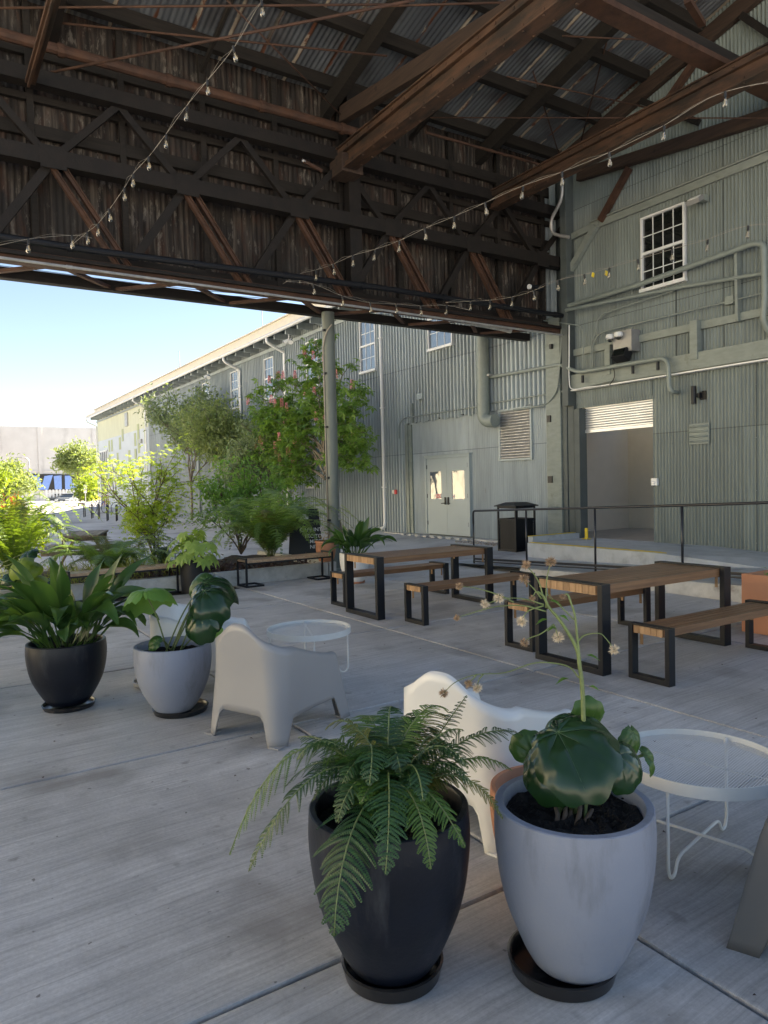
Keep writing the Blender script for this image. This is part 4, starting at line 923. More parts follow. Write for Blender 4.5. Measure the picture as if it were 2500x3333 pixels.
A3 = [(1250+a*S_, b*S_) for a, b in [(1572, 1008), (1396, 1066), (1245, 1107), (1099, 1150), (973, 1185), (867, 1213), (752, 1237), (649, 1281), (553, 1308)]] + [(1000+a*.5425, 700+b*.5425) for a, b in [(1096, 545), (979, 550)]]
strand('string of bulbs with yellow tags crossing the wall window into the girder corner', dlerp(A3, 9.5, 13.0), extra=((2560, 735, 9.2), (1450, 985, 13)), size=1.0)
A4 = [(1000+a*.5425, 700+b*.5425) for a, b in [(835, 575), (683, 579), (536, 568), (381, 562), (213, 522), (41, 452)]]
strand('short string of bulbs hanging below the girder right of the pole', dlerp(A4, 13.0, 11.8), extra=((1530, 1010, 13), (930, 915, 11.7)), size=1.0)
A5 = [(a*S_, b*S_) for a, b in [(312, 1050), (122, 1068)]]
strand('pair of bulbs under the girder at the far left', dlerp(A5, 9.4, 9.0), extra=((300, 775, 9.6), (-60, 812, 8.8)), size=1.0)
for (a, b) in ((960, 1180), (903, 1187)):
    c = DP(1250+a*S_, b*S_, 11.2); m_ = MB(); m_.box(c, (.05, .01, .07), R=Matrix.Rotation(.3, 3, 'Y')); tag(build(m_, 'yellow_tag', 'yellow', None), 'small yellow tag tied to the string of bulbs, the %s one' % ('larger right' if a == 960 else 'smaller left'), 'tag')
# thin overhead cables beyond the girder
m_ = MB()
for k, (y0, y1) in enumerate(((862, 1000), (872, 1004), (880, 1040))): 
    m_.tube(catm([YP(-20, y0, 13.5), YP(700, (y0+y1)/2+18+k*3, 13.5), YP(1500, y1+10, 13.5), YP(1900, y1+120, 13.5)], 6), .006, 4)
tag(build(m_, 'overhead_cable', 'wire', None), 'thin dark cables sagging just beyond the outer chord of the girder', 'cable')
# fluorescent/motor in the girder corner
c = YP(*cx2(660, 1248), YG-.3); K = thing('security_camera', 'white nosed black security camera in the girder corner', 'camera', c)
m_ = MB(); m_.tube([c+V((-.2, 0, .02)), c+V((.18, .05, .04))], [.05, .07], 12); build(m_, 'body', 'black', K, smooth=True, auto=.6); m_ = MB(); m_.tube([c+V((-.23, 0, .02)), c+V((-.19, 0, .02))], .05, 12); build(m_, 'lens_hood', 'white', K, smooth=True, auto=.6)
c = YP(1010, 540, YG-.3); K = thing('old_insulator_bracket', 'pale cross shaped bracket with insulators on the girder post', 'bracket', c)
m_ = MB(); m_.beam(c+V((-.12, 0, .05)), c+V((.22, 0, -.04)), .04, .05); m_.beam(c+V((.05, 0, .14)), c+V((.05, 0, -.1)), .03, .03); build(m_, 'cross_arm', 'rust', K); 
m_ = MB(); m_.tube([c+V((-.15, 0, .06)), c+V((-.09, 0, .05))], .025, 10); build(m_, 'insulator', 'galv', K, smooth=True)
# ------------------------------------------------------------------ railing along the ramp
posts = [11.2, 10.0-.02, 8.3, 6.45, 4.7, 3.0]
def railz(y): return rz(y)+1.03
RL = thing('ramp_railing', 'black steel railing along the concrete ramp', 'railing', (9.0, 8, 0))
yr = [GP(1540, 1834, .05).y]
px_posts = [(1540, 1663), (1712, 1660), (1936, 1652), (2220, 1645)]
RX_ = 9.0; py = [XP(a, b, RX_).y for a, b in px_posts] + [4.6, 3.0]
zt_ = [XP(a, b, RX_).z for a, b in px_posts]; zt_ += [zt_[-1]+(py[3]-y)*.04 for y in py[4:]]
for k, y in enumerate(py):
    m_ = MB(); m_.tube([(RX_, y, zt_[k]-1.02), (RX_, y, zt_[k]-(.06 if k == 0 else 0))], .018 if k else .018, 10); build(m_, 'post', 'blackrail', RL, smooth=True)
m_ = MB(); m_.tube(rnded([(RX_, py[0], zt_[0]-.2), (RX_, py[0], zt_[0]), (RX_, py[-1], zt_[-1])] if False else [V((RX_, py[0], zt_[0]-.25)), V((RX_, py[0], zt_[0])), V((RX_, py[3], zt_[3])), V((RX_, py[-1], zt_[-1]))], .06), .02, 12); build(m_, 'top_rail', 'blackrail', RL, smooth=True)
m_ = MB(); m_.beam((RX_, py[0], zt_[0]-.93), (RX_, py[-1], zt_[-1]-.93), .04, .04); m_.beam((RX_+.02, py[0], zt_[0]-.98), (RX_+.02, py[-1], zt_[-1]-.98), .10, .02); build(m_, 'bottom_rail', 'blackrail', RL, bevel=.004)

# ------------------------------------------------------------------ slatted dining tables and benches
def slat_top(L, W, z1, th, n, gap=.006):
    m_ = MB(); w_ = (W-gap*(n-1))/n
    for k in range(n): y = -W/2+w_/2+k*(w_+gap); m_.bx((.012, y-w_/2, z1-th), (L-.012, y+w_/2, z1))
    return m_
def loopleg(L, W, H, x, lw=.10, lt=.055, out=1):
    m_ = MB(); hw = W/2+.0
    x0, x1 = x-lw/2, x+lw/2
    for s_ in (-1, 1): m_.bx((x0, s_*(hw-lt), 0), (x1, s_*hw, H-.0)) if s_ > 0 else m_.bx((x0, -hw, 0), (x1, -hw+lt, H))
    m_.bx((x0, -hw+lt, 0), (x1, hw-lt, lt)); m_.bx((x0, -hw+lt, H-.012), (x1, hw-lt, H))
    return m_
def make_table(name, label, cat, L, W, H, th, n, lw, lt, group):
    o = thing(name, label, cat, group=group); out = .004
    build(slat_top(L, W-2*lt-.006, H-.014, th, n), 'tabletop' if cat == 'table' else 'seat', 'teak', o, bevel=.002)
    for x in (lw/2, L-lw/2): build(loopleg(L, W, H, x, lw, lt), 'leg_frame', 'black', o, bevel=.003)
    m_ = MB(); wi = (W-2*lt-.03)/n
    for xx in (-.001, L-.011):
        m_ = MB()
        for k in range(n): y = -(W-2*lt-.03)/2+wi*(k+.5); m_.bx((xx, y-wi/2+.002, H-.014-th), (xx+.012, y+wi/2-.002, H-.016))
        build(m_, 'end_grain', 'teakend', o)
    m_ = MB()
    for xx in (lw+.004, L-lw-.004):
        for s_ in (-1, 1): m_ = MB(); m_.box((xx, s_*(W/2-lt-.03), H-.014-th-.055), (.006, .03, .10)); build(m_, 'brass_bracket', 'teakend', o, bevel=.002)
    return o
tA, tB = GP(1750, 2143), GP(1985, 2195)
TW = .77
T = make_table('dining_table', 'slatted hardwood dining table with black loop legs, nearer and on the right', 'table', 1.82, TW, .75, .075, 9, .105, .05, 'slatted hardwood tables with black frames')
T.location = (tA.x-.02, (tA.y+tB.y)/2, 0); T.rotation_euler = (0, 0, math.atan2(.0, 1))
t1 = dup(T, (GP(1138, 1992).x-.03, (GP(1138, 1992).y+GP(1258, 2013).y)/2, 0), .0, 'slatted hardwood dining table with black loop legs, farther and left, beside the white pot')
Bn = make_table('slatted_bench', 'slatted hardwood bench in front of the nearer table at the right edge', 'bench', 1.75, .38, .45, .06, 5, .075, .04, 'slatted hardwood benches beside the dining tables')
def benchat(o, p, q): p, q = GP(*p), GP(*q); o.location = ((p.x+q.x)/2-.03, (p.y+q.y)/2, 0)
benchat(Bn, (2045, 2205), (2196, 2233))
b2_ = dup(Bn, label='slatted bench behind the nearer table, between the two tables'); benchat(b2_, (1645, 2100), (1747, 2122))
b3_ = dup(Bn, label='slatted bench in front of the farther table'); benchat(b3_, (1317, 2021), (1394, 2036))
b4_ = dup(Bn, label='slatted bench behind the farther table, by the white pot'); benchat(b4_, (1077, 1966), (1135, 1976))

# benches with cantilever black frames at the kerb
def make_kbench(label):
    o = thing('garden_bench', label, 'bench', group='hardwood benches with thin black frames at the planter kerb')
    L, W, H = 1.62, .36, .455; m_ = MB(); n = 26; w_ = L/n
    for k in range(n): m_.bx((k*w_+.003, -W/2+.03, H-.045), ((k+1)*w_-.003, W/2-.03, H-.02))
    for s_ in (-1, 1): m_.bx((0.03, s_*(W/2-.016)-.014, H-.06), (L-.03, s_*(W/2-.016)+.014, H-.018))
    build(m_, 'seat', 'teaklt', o, bevel=.002)
    for x, s_ in ((.015, 1), (L-.015, -1)):
        m_ = MB()
        for yy in (-W/2, W/2): m_.bx((x-.015, yy-.015, 0), (x+.015, yy+.015, H+.02))
        m_.bx((x-.015, -W/2+.015, H-.01), (x+.015, W/2-.015, H+.02)); m_.bx((x-.014, -W/2+.015, 0), (x+.014, W/2-.015, .03))
        m_.bx((min(x, x+s_*.30), -W/2-.015, .0), (max(x, x+s_*.30), -W/2+.015, .028)); m_.bx((min(x, x+s_*.30), W/2-.015, .0), (max(x, x+s_*.30), W/2+.015, .028)); m_.bx((x+s_*.28, -W/2+.015, 0), (x+s_*.31, W/2-.015, .028))
        build(m_, 'leg_frame', 'black', o, bevel=.002)
    m_ = MB(); m_.bx((.03, -W/2-.005, H-.085), (L-.03, -W/2+.02, H-.06)); m_.bx((.03, W/2-.02, H-.085), (L-.03, W/2+.005, H-.06)); build(m_, 'side_rail', 'black', o)
    return o
gb = make_kbench('hardwood garden bench at the kerb between the charcoal planter and the terracotta pot')
pR = GP(795, 1903); gb.location = (4.30, 11.08-.12+.12, 0); gb.location = (4.34, 11.05, 0); gb.rotation_euler = (0, 0, .02)
gb2 = dup(gb, (1.72, 11.25, 0), .06, 'hardwood garden bench at the kerb, left, partly behind the broad leafed pot plant')

# ------------------------------------------------------------------ kerbed planting bed
mb = MB()
kp = [GP(369, 1945), GP(722, 1921), GP(1092, 1876)]; kp = [V((-.4, 11.55, 0)), V((3.95, 11.22, 0)), V((6.10, 11.32, 0))]
for a, b_ in zip(kp, kp[1:]):
    d = (b_-a).normalized(); n_ = V((-d.y, d.x, 0)); a2 = a-d*.0; a2 = a+d*.006; b2 = b_-d*.006
    mb.add([a2, b2, b2+n_*.15, a2+n_*.15] + [p+V((0, 0, .24)) for p in (a2, b2, b2+n_*.15, a2+n_*.15)], [(0,3,2,1), (4,5,6,7), (0,1,5,4), (1,2,6,5), (2,3,7,6), (3,0,4,7)])
e0 = kp[2]; mb.add([(6.115, 11.32, 0), (6.26, 11.32, 0), (6.26, 14.6, 0), (6.115, 14.6, 0), (6.115, 11.32, .24), (6.26, 11.32, .24), (6.26, 14.6, .24), (6.115, 14.6, .24)], [(0,3,2,1), (4,5,6,7), (0,1,5,4), (1,2,6,5), (2,3,7,6), (3,0,4,7)])
struct(mb, 'planting_bed_kerb', 'kerb', bevel=.012)
mb = MB()
def bedf(u, v):
    x = -3+u*9.1; y = 11.4+v*2.9; return V((x, y, .17+.03*math.sin(x*5+y*3)+.02*math.sin(x*13)))
mb.grid(bedf, 80, 30); struct(mb, 'planting_bed_soil', 'mulch', smooth=True)

# ------------------------------------------------------------------ litter bin
c = GP(1640, 1802, .06)
K = thing('litter_bin', 'black square litter bin with perforated panels and hooded lid', 'litter bin', (c.x-.0, c.y-.0, gz(11, 11.7)), .0)
bxx, byy = XP(1705, 1808, 11.0).y, 0
K.location = (10.95, 11.62, .06); kx, ky, kz = K.location
W_ = .275
m_ = MB()
for sx in (-1, 1):
    for sy in (-1, 1): m_.box((kx+sx*W_, ky+sy*W_, kz+.50), (.035, .035, 1.0))
for z in (.05, .72, .98):
    for s_ in (-1, 1): m_.box((kx, ky+s_*W_, kz+z), (2*W_-.04, .025, .04)); m_.box((kx+s_*W_, ky, kz+z), (.025, 2*W_-.04, .04))
build(m_, 'frame', 'black', K, bevel=.004)
def perfpanel(m_, o, du, dv, nrm, nu, nv):
    # a lattice of thin bars so the panel really is perforated
    for i in range(nu+1): a = o+du*(i/nu); m_.beam(a, a+dv, .009, .004, up=nrm)
    for j in range(nv+1): a = o+dv*(j/nv); m_.beam(a, a+du, .009, .003, up=nrm)
for s_ in (-1, 1):
    m_ = MB(); perfpanel(m_, V((kx-W_+.02, ky+s_*(W_-.01), kz+.08)), V((2*W_-.04, 0, 0)), V((0, 0, .62)), V((0, 1, 0)), 26, 28); build(m_, 'panel', 'black', K)
    m_ = MB(); perfpanel(m_, V((kx+s_*(W_-.01), ky-W_+.02, kz+.08)), V((0, 2*W_-.04, 0)), V((0, 0, .62)), V((1, 0, 0)), 26, 28); build(m_, 'panel', 'black', K)
m_ = MB(); m_.bx((kx-.25, ky-.25, kz+.05), (kx+.25, ky+.25, kz+.70)); build(m_, 'liner', 'black2', K)
m_ = MB(); h = .34; m_.add([(kx-h, ky-h, kz+1.0), (kx+h, ky-h, kz+1.0), (kx+h, ky+h, kz+1.0), (kx-h, ky+h, kz+1.0), (kx-h, ky-h, kz+1.02), (kx+h, ky-h, kz+1.02), (kx+h, ky+h, kz+1.02), (kx-h, ky+h, kz+1.02), (kx-.16, ky-.16, kz+1.09), (kx+.16, ky-.16, kz+1.09), (kx+.16, ky+.16, kz+1.09), (kx-.16, ky+.16, kz+1.09)],
   [(0,3,2,1), (0,1,5,4), (1,2,6,5), (2,3,7,6), (3,0,4,7), (4,5,9,8), (5,6,10,9), (6,7,11,10), (7,4,8,11), (8,9,10,11)]); build(m_, 'lid', 'black', K, bevel=.004)
# rotate the whole bin a little
# ------------------------------------------------------------------ A-frame sign
S0 = thing('a_frame_sign', 'black A frame board with white lettering behind the fern', 'sign', (7.2, 13.9, 0))
bl_, br_ = V((6.75, 14.1, .0)), V((7.55, 13.75, 0)); xd = (br_-bl_).normalized(); nn = V((xd.y, -xd.x, 0)); 
c0 = DP(1005, 1800, 14.6); c0.z = .0; 
bl_ = c0-xd*.40; br_ = c0+xd*.31
up = (V((0, 0, 1.14))-nn*.26); 
tl, tr = bl_+up+xd*.07, br_+up-xd*.07
def panel(a, b_, c, d, t): 
    m_ = MB(); k = (b_-a).cross(d-a).normalized()*t; return m_.add([a, b_, c, d, a-k, b_-k, c-k, d-k], [(0,1,2,3), (4,7,6,5), (0,4,5,1), (1,5,6,2), (2,6,7,3), (3,7,4,0)])
build(panel(bl_, br_, tr, tl, .02), 'front_board', 'black2', S0); bk = -nn*.62
build(panel(bl_+bk, br_+bk, tr-nn*.03, tl-nn*.03, .02), 'back_board', 'black2', S0)
zd = up.normalized(); fr = nn*.004
for k, (s, f) in enumerate((("CAFE INT", .60), ("FECITO", .485), ("MITO", .39), ("NITO", .295))):
    o_ = bl_+up*f+xd*(.69)+fr; textmb(s, .105, 'textw', 'lettering', S0, o_-xd*.0, xd, zd, .001, 'RIGHT')
cc = bl_+up*.84+xd*.34+fr; m_ = MB(); m_.tube([cc-fr*.5, cc+fr*.3], .085, 24); build(m_, 'round_mark', 'textw', S0)

# ------------------------------------------------------------------ round pots
def pot(name, label, cx, cy, R, H, br, mat, saucer=None, soil=.07, th=.024, cat='pot', prof=None, group=None, wob=0):
    o = thing(name, label, cat, (cx, cy, 0), group=group); z0 = .035 if saucer else 0.0
    pr = prof or [(br*.0, 0), (br*.92, 0), (br, .012), (br+(R-br)*.20, .10), (br+(R-br)*.40, .20), (br+(R-br)*.60, .31), (br+(R-br)*.76, .42), (br+(R-br)*.89, .56), (br+(R-br)*.975, .72), (R, .86), (R*.985, 1.0)]
    top = pr[-1][0]
    if prof is None: P_ = [(r, z*H if z > .013 else z) for r, z in pr]
    else: P_ = [(r, z) for r, z in pr]
    zt_ = P_[-1][1]
    # finer outer wall
    pts = catm([V((r, 0, z)) for r, z in P_[2:]], 4); P_ = P_[:2]+[(p.x, p.z) for p in pts]
    P_ += [(top-.004, zt_+.003), (top-th+.004, zt_+.003), (top-th, zt_-.004), (top-th-.004, zt_-soil-.02)]
    m_ = MB(); m_.lathe([(r, z+z0) for r, z in P_], (cx, cy, 0), 72, wob); build(m_, 'pot_body', mat, o, smooth=True, auto=.5)
    m_ = MB(); zs = z0+zt_-soil; rr = top-th+.002
    def sf(u, v):
        a = 2*PI*v; r = rr*u; return V((cx+r*math.cos(a), cy+r*math.sin(a), zs+(.010*math.sin(r*60+a*3)*math.cos(a*5)+.008*math.sin(a*11+r*90)+.012*NR.rand()*(1 if 0 < v < 1 else 0))*(1 if 0 < u < 1 else 0)))
    m_.grid(sf, 14, 48)
    for k in range(70):
        a, q_ = NR.rand()*6.283, rr*.93*NR.rand()**.5; s_ = NR.uniform(.003, .009); m_.box((cx+q_*math.cos(a), cy+q_*math.sin(a), zs+.014), (s_*1.6, s_, s_*.7), NR.rand()*3)
    build(m_, 'soil', 'soil', o)
    return o, zs
def saucer(label, cx, cy, R, mat='saucer', h=.05):
    m_ = MB(); m_.lathe([(0, .002), (R*.9, .002), (R*.93, .004), (R, h), (R-.008, h+.003), (R-.014, h-.002), (R*.9, .012), (0, .012)], (cx, cy, 0), 56)
    o = build(m_, 'pot_saucer', mat, None, smooth=True, auto=.7); return tag(o, label, 'saucer')
POT = {}
P1 = GP(1278, 3160); P2 = GP(1873, 3150); P3 = GP(225, 2300); P4 = GP(570, 2322)
POT['f'] = pot('round_planter', 'tall rounded navy black planter holding the big fern', P1.x, P1.y, .266, .53, .14, 'navy', True, soil=.06)
POT['l'] = pot('round_planter', 'pale lavender grey rounded planter in the foreground with a leopard plant', P2.x, P2.y, .258, .525, .145, 'lav', True, soil=.045, th=.03)
POT['a'] = pot('round_planter', 'rounded navy black planter at the left full of broad dark leaves', P3.x, P3.y, .283, .465, .145, 'navy', True, soil=.05)
POT['m'] = pot('round_planter', 'grey rounded planter behind the grey chair, left of centre', P4.x, P4.y, .272, .47, .14, 'lav', True, soil=.07)
saucer('dark saucer under the navy planter with the fern', P1.x, P1.y, .17); saucer('dark saucer under the lavender grey planter, shifted to the left', P2.x-.035, P2.y+.025, .18)
saucer('dark saucer under the planter with broad dark leaves', P3.x, P3.y, .19, h=.035); saucer('worn dark saucer under the grey planter left of centre', P4.x+.05, P4.y+.03, .20, h=.04)
c = GP(445, 2235); saucer('pale rimmed saucer peeking out behind the grey planter', c.x+.10, c.y, .13, 'galv', .04)
# terracotta pot hidden behind the foreground pot
q = DP(1665, 2760, 2.65); pot('round_planter', 'terracotta planter mostly hidden behind the lavender grey one', 2.02, 1.98, .235, .42, .13, 'terr', None)
# terracotta by the pole
tp = GP(1055, 1868, .0); tpx, tpy = 5.88, 11.42; c = DP(1055, 1850, 12.6)
POT['t'] = pot('terracotta_pot', 'orange terracotta pot with dark soil beside the steel pole', 6.15, 11.5, .19, .0, .12, 'terr', None, prof=[(0, .245), (.12, .245), (.13, .25), (.15, .31), (.175, .41), (.183, .50), (.18, .56), (.185, .58), (.195, .585), (.195, .615)], soil=.02)
POT['w'] = pot('round_planter', 'off white rounded pot with broad leaves behind the farther table', 5.97, 10.18, .245, .50, .13, 'chairw', None)
saucer('terracotta saucer under the off white pot', 5.97, 10.18, .17, 'terr', .03)
m_ = MB(); c = V((4.0, 11.55, 0)); POT['d'] = pot('cylinder_planter', 'charcoal cylinder planter with fatsia standing in the bed kerb', 3.55, 11.0, .215, 0, .2, 'black', None, prof=[(0, 0), (.18, 0), (.20, .006), (.212, .2), (.215, .35), (.215, .46), (.215, .52)], soil=.03)
# square coral planter
SP = thing('square_planter', 'coral terracotta square planter at the right edge of the patio', 'planter', (7.55, 3.75, 0))
m_ = MB(); x0, y0, s_ = 7.10, 3.35, .86; h = .60; th = .045
for a, b_ in (((x0, y0, 0), (x0+th, y0+s_, h)), ((x0+s_-th, y0, 0), (x0+s_, y0+s_, h)), ((x0+th, y0, 0), (x0+s_-th, y0+th, h)), ((x0+th, y0+s_-th, 0), (x0+s_-th, y0+s_, h))): m_.bx(a, b_)
build(m_, 'planter_wall', 'terrbox', SP, bevel=.006); m_ = MB(); m_.bx((x0+th, y0+th, .3), (x0+s_-th, y0+s_-th, h-.07)); build(m_, 'soil', 'soil', SP)

# ------------------------------------------------------------------ perforated tray tables
def traytable(label, loc, R=.35, H=.44, rz=0):
    o = thing('tray_table', label, 'side table', (0, 0, 0), group='round off white tray tables')
    m_ = MB(); m_.lathe([(R-.006, H-.05), (R, H-.05), (R, H), (R-.006, H), (R-.006, H-.05)], (0, 0, 0), 72); build(m_, 'tray_rim', 'tablew', o, smooth=True, auto=.5)
    m_ = MB(); nn_ = 72; m_.add([(0, 0, H-.025)]+[((R-.005)*math.cos(2*PI*k/nn_), (R-.005)*math.sin(2*PI*k/nn_), H-.025) for k in range(nn_)], [(0, k+1, (k+1) % nn_+1) for k in range(nn_)]); build(m_, 'tray', 'perf', o)
    a = R*.93
    for k in range(2):
        R_ = Matrix.Rotation(k*PI/2, 3, 'Z'); m_ = MB(); q_ = a*.985; dz = .012 if k else 0
        pts = [V((-a, 0, H-.008)), V((-a, 0, .05)), V((-a+.02, 0, .012)), V((-a+.06, 0, .012)), V((-a+.085, 0, .06+dz)), V((-a+.12, 0, .075+dz)), V((a-.12, 0, .075+dz)), V((a-.085, 0, .06+dz)), V((a-.06, 0, .012)), V((a-.02, 0, .012)), V((a, 0, .05)), V((a, 0, H-.008))]
        m_.tube([R_ @ p for p in rnded(pts, .03, 3)], .007, 8); build(m_, 'leg', 'tablew', o, smooth=True)
    m_ = MB(); m_.bx((-.006, -R+.02, H-.034), (.006, R-.02, H-.028)); build(m_, 'tray_rib', 'tablew', o)
    o.location = loc; o.rotation_euler = (0, 0, rz); return o
TF = traytable('round white perforated tray table in the right foreground', (GP(2275, 2466, .42).x, GP(2275, 2466, .42).y, 0), .335, .43, math.radians(12))
tb = dup(TF, (2.73, 5.45, 0), math.radians(-20), 'round white perforated tray table by the grey chair, farther back'); tb.scale = (1.06, 1.06, .97)

# ------------------------------------------------------------------ moulded plastic armchairs
def make_chair(label, mat):
    o = thing('plastic_armchair', label, 'chair', group='moulded plastic armchairs')
    WB, YF = .315, .76
    # half outline of the footprint from the front, round the back; x sideways, y forward
    def plan(w0, yb, yf, rb, ret, n=10, ang=0):
        pts = []
        rf_ = .06
        for k in range(6): pts.append((-w0, yf-rf_*(k/6)**1.6))
        for k in range(1, 15): pts.append((-w0, yf-rf_-(yf-rf_-yb-rb)*k/15))
        for k in range(0, 9): a = k/8*PI/2; pts.append((-w0+rb-rb*math.cos(a), yb+rb-rb*math.sin(a)))
        for k in range(1, 9): pts.append((-w0+rb+(w0-rb)*k/9, yb))
        return pts
    def full(pts): return pts + [(0.0, pts[-1][1])] + [(-x, y) for x, y in reversed(pts)]
    B0 = full(plan(WB, .0, YF, .085, 0)); Tt = full(plan(WB-.02, .05, YF-.11, .14, 0)); N = len(B0); half = N//2
    def arc(i):  # 0..1 from front to back centre
        return 1-abs(i-half)/half
    ztop = []; zbot = []
    side0 = 6; sideN = 20; cornN = 29
    for i in range(N):
        j = i if i <= half else N-1-i
        if j <= side0: t = j/side0; zt_ = .40+.08*math.sqrt(max(0, 1-(1-t)**2))
        elif j <= sideN:
            t = (j-side0)/(sideN-side0); zt_ = .48 + .12*t**1.25
        else:
            t = (j-sideN)/(half-sideN); e_ = min(1, t/.92); e_ = e_*e_*(3-2*e_); zt_ = .60+.15*e_
        ztop.append(zt_)
        def rise(d, d0, d1, h):
            if d <= d0: return 0
            if d >= d1: return h
            s_ = (d-d0)/(d1-d0); return h*math.sqrt(max(0, 1-(1-s_)**2.2))
        if j <= side0: zb_ = 0
        elif j < sideN+4:
            d = B0[j]; zb_ = min(rise(YF-abs(d[1])-.0, .075, .13, .185-.03*(j-side0)/14), rise(d[1], .085, .15, .17))
        else:
            zb_ = rise(WB-abs(B0[j][0]), .085, .15, .185)
        zbot.append(zb_)
    nv = 12; m_ = MB()
    def outer(i, v):
        zb_, zt_ = zbot[i], ztop[i]; z = zb_+(zt_-zb_)*v; H = .75
        f = min(1, z/ (zt_))  # share of the taper
        f = (z/zt_) if zt_ > 0 else 0
        x = B0[i][0]*(1-f)+Tt[i][0]*f; y = B0[i][1]*(1-f)+Tt[i][1]*f
        if i > 20 and i < N-21: y -= .05*max(0, (z-.35)/.4)**1.5
        return V((x, y, z))
    rows = [[outer(i, (k/nv)) for k in range(nv+1)] for i in range(N)]
    # denser sampling of legs
    vs = [p for r_ in rows for p in r_]; m_.add(vs, [(i*(nv+1)+k, (i+1)*(nv+1)+k, (i+1)*(nv+1)+k+1, i*(nv+1)+k+1) for i in range(N-1) for k in range(nv)])
    sh = build(m_, 'shell', mat, o, smooth=True, solid=.008, world=False, auto=1.0)
    # rolled lip and inner surface down to the seat, then the seat
    m_ = MB(); inn = []
    for i in range(N):
        j = i if i <= half else N-1-i; p = outer(i, 1.0); cdir = V((0, .30, 0))-V((p.x, p.y, 0)); 
        if j < 6: cdir = V((1 if p.x < 0 else -1, 0, 0))
        elif j <= sideN: cdir = V((1 if p.x < 0 else -1, 0, 0))
        cdir.normalize(); lw_ = .045 if j <= sideN else .045-.022*min(1, (j-sideN)/8)
        zs = .36-.05*(1-min(1, max(0, p.y-.05)/.5))
        back = j > sideN
        prof_ = [(0, 0), (.012, .007), (lw_*.6, .006), (lw_, -.006), (lw_+.012, -.04)]
        q = [p+cdir*a+V((0, 0, b_)) for a, b_ in prof_]
        bot = p+cdir*(.085 if not back else .10)+V((0, 0, zs-p.z)); 
        if j <= 6: bot.z = .33
        for k in range(1, 7):
            s_ = k/6; a = q[4]; ease = s_; pt = a.lerp(bot, ease); pt += cdir*(-.02*math.sin(PI*s_)*(0 if back else 1)); q.append(pt)
        inn.append(q)
    K_ = len(inn[0]); m_.add([p for q in inn for p in q], [(i*K_+k, (i+1)*K_+k, (i+1)*K_+k+1, i*K_+k+1) for i in range(N-1) for k in range(K_-1)])
    for i0, sg in ((0, 1), (N-1, -1)):
        oc = [outer(i0, k/nv) for k in range(nv+1)]; m_.add([p for p in oc]+[p+V((sg*(.07+.008*k/nv), 0, 0)) for k, p in enumerate(oc)], [(k, k+1, nv+2+k, nv+1+k) for k in range(nv)])
        m_.add([p+V((sg*.07, 0, 0)) for p in oc[:8]]+[p+V((sg*.07, -.07, 0)) for p in oc[:8]], [(k, k+1, 9+k, 8+k) for k in range(7)])
    # seat lofted across
    cols = 10; base = []
    for i in range(half+1):
        a = inn[i][-1]; b_ = inn[N-1-i][-1]; base.append([a.lerp(b_, c_/cols)-V((0, 0, .03*math.sin(PI*c_/cols))) for c_ in range(cols+1)])
    m_.add([p for q in base for p in q], [(i*(cols+1)+k, (i+1)*(cols+1)+k, (i+1)*(cols+1)+k+1, i*(cols+1)+k+1) for i in range(half) for k in range(cols)])
    # front apron
    ap = base[0]; rows2 = [ap, [p+V((0, .02, -.015)) for p in ap], [p+V((0, .028, -.05)) for p in ap], [p+V((0, .03, -.12)) for p in ap]]
    m_.add([p for q in rows2 for p in q], [(i*(cols+1)+k, (i+1)*(cols+1)+k, (i+1)*(cols+1)+k+1, i*(cols+1)+k+1) for i in range(3) for k in range(cols)])
    build(m_, 'seat', mat, o, smooth=True, world=False, auto=.8)
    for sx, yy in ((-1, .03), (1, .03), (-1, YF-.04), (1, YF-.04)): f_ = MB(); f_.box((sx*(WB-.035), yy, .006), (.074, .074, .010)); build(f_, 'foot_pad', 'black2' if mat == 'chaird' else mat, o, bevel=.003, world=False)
    return o
def chairat(o, back_mid, front_mid):
    b_, f_ = V(back_mid), V(front_mid); d = f_-b_; o.location = (b_.x, b_.y, 0); o.rotation_euler = (0, 0, math.atan2(d.y, d.x)-PI/2)
ch1 = make_chair('warm grey plastic armchair seen from behind in the middle of the patio', 'chairg')
bl2, br2, fr2 = GP(668, 2393), GP(905, 2438), GP(1146, 2320)
bm_ = (bl2+br2)/2; chairat(ch1, (1.65, 4.305, 0), (1.65+.909, 4.305+.417, 0))
chw = make_chair('white plastic armchair behind the fern and the lavender grey planter', 'chairw')
chw.scale = (1.04, 1.06, 1.0); chairat(chw, (1.945, 2.59, 0), (1.945+.965, 2.59+.25, 0))
c3_ = dup(chw, label='white plastic armchair behind the grey planter and the grey chair'); chairat(c3_, (1.62, 6.05, 0), (1.62+.55, 6.05-.42, 0))
c4_ = make_chair('grey plastic armchair, coloured dark for shade, cut off by the right edge of the photo', 'chaird'); chairat(c4_, (2.84, .817, 0), (2.84-.38, .817+.925, 0))
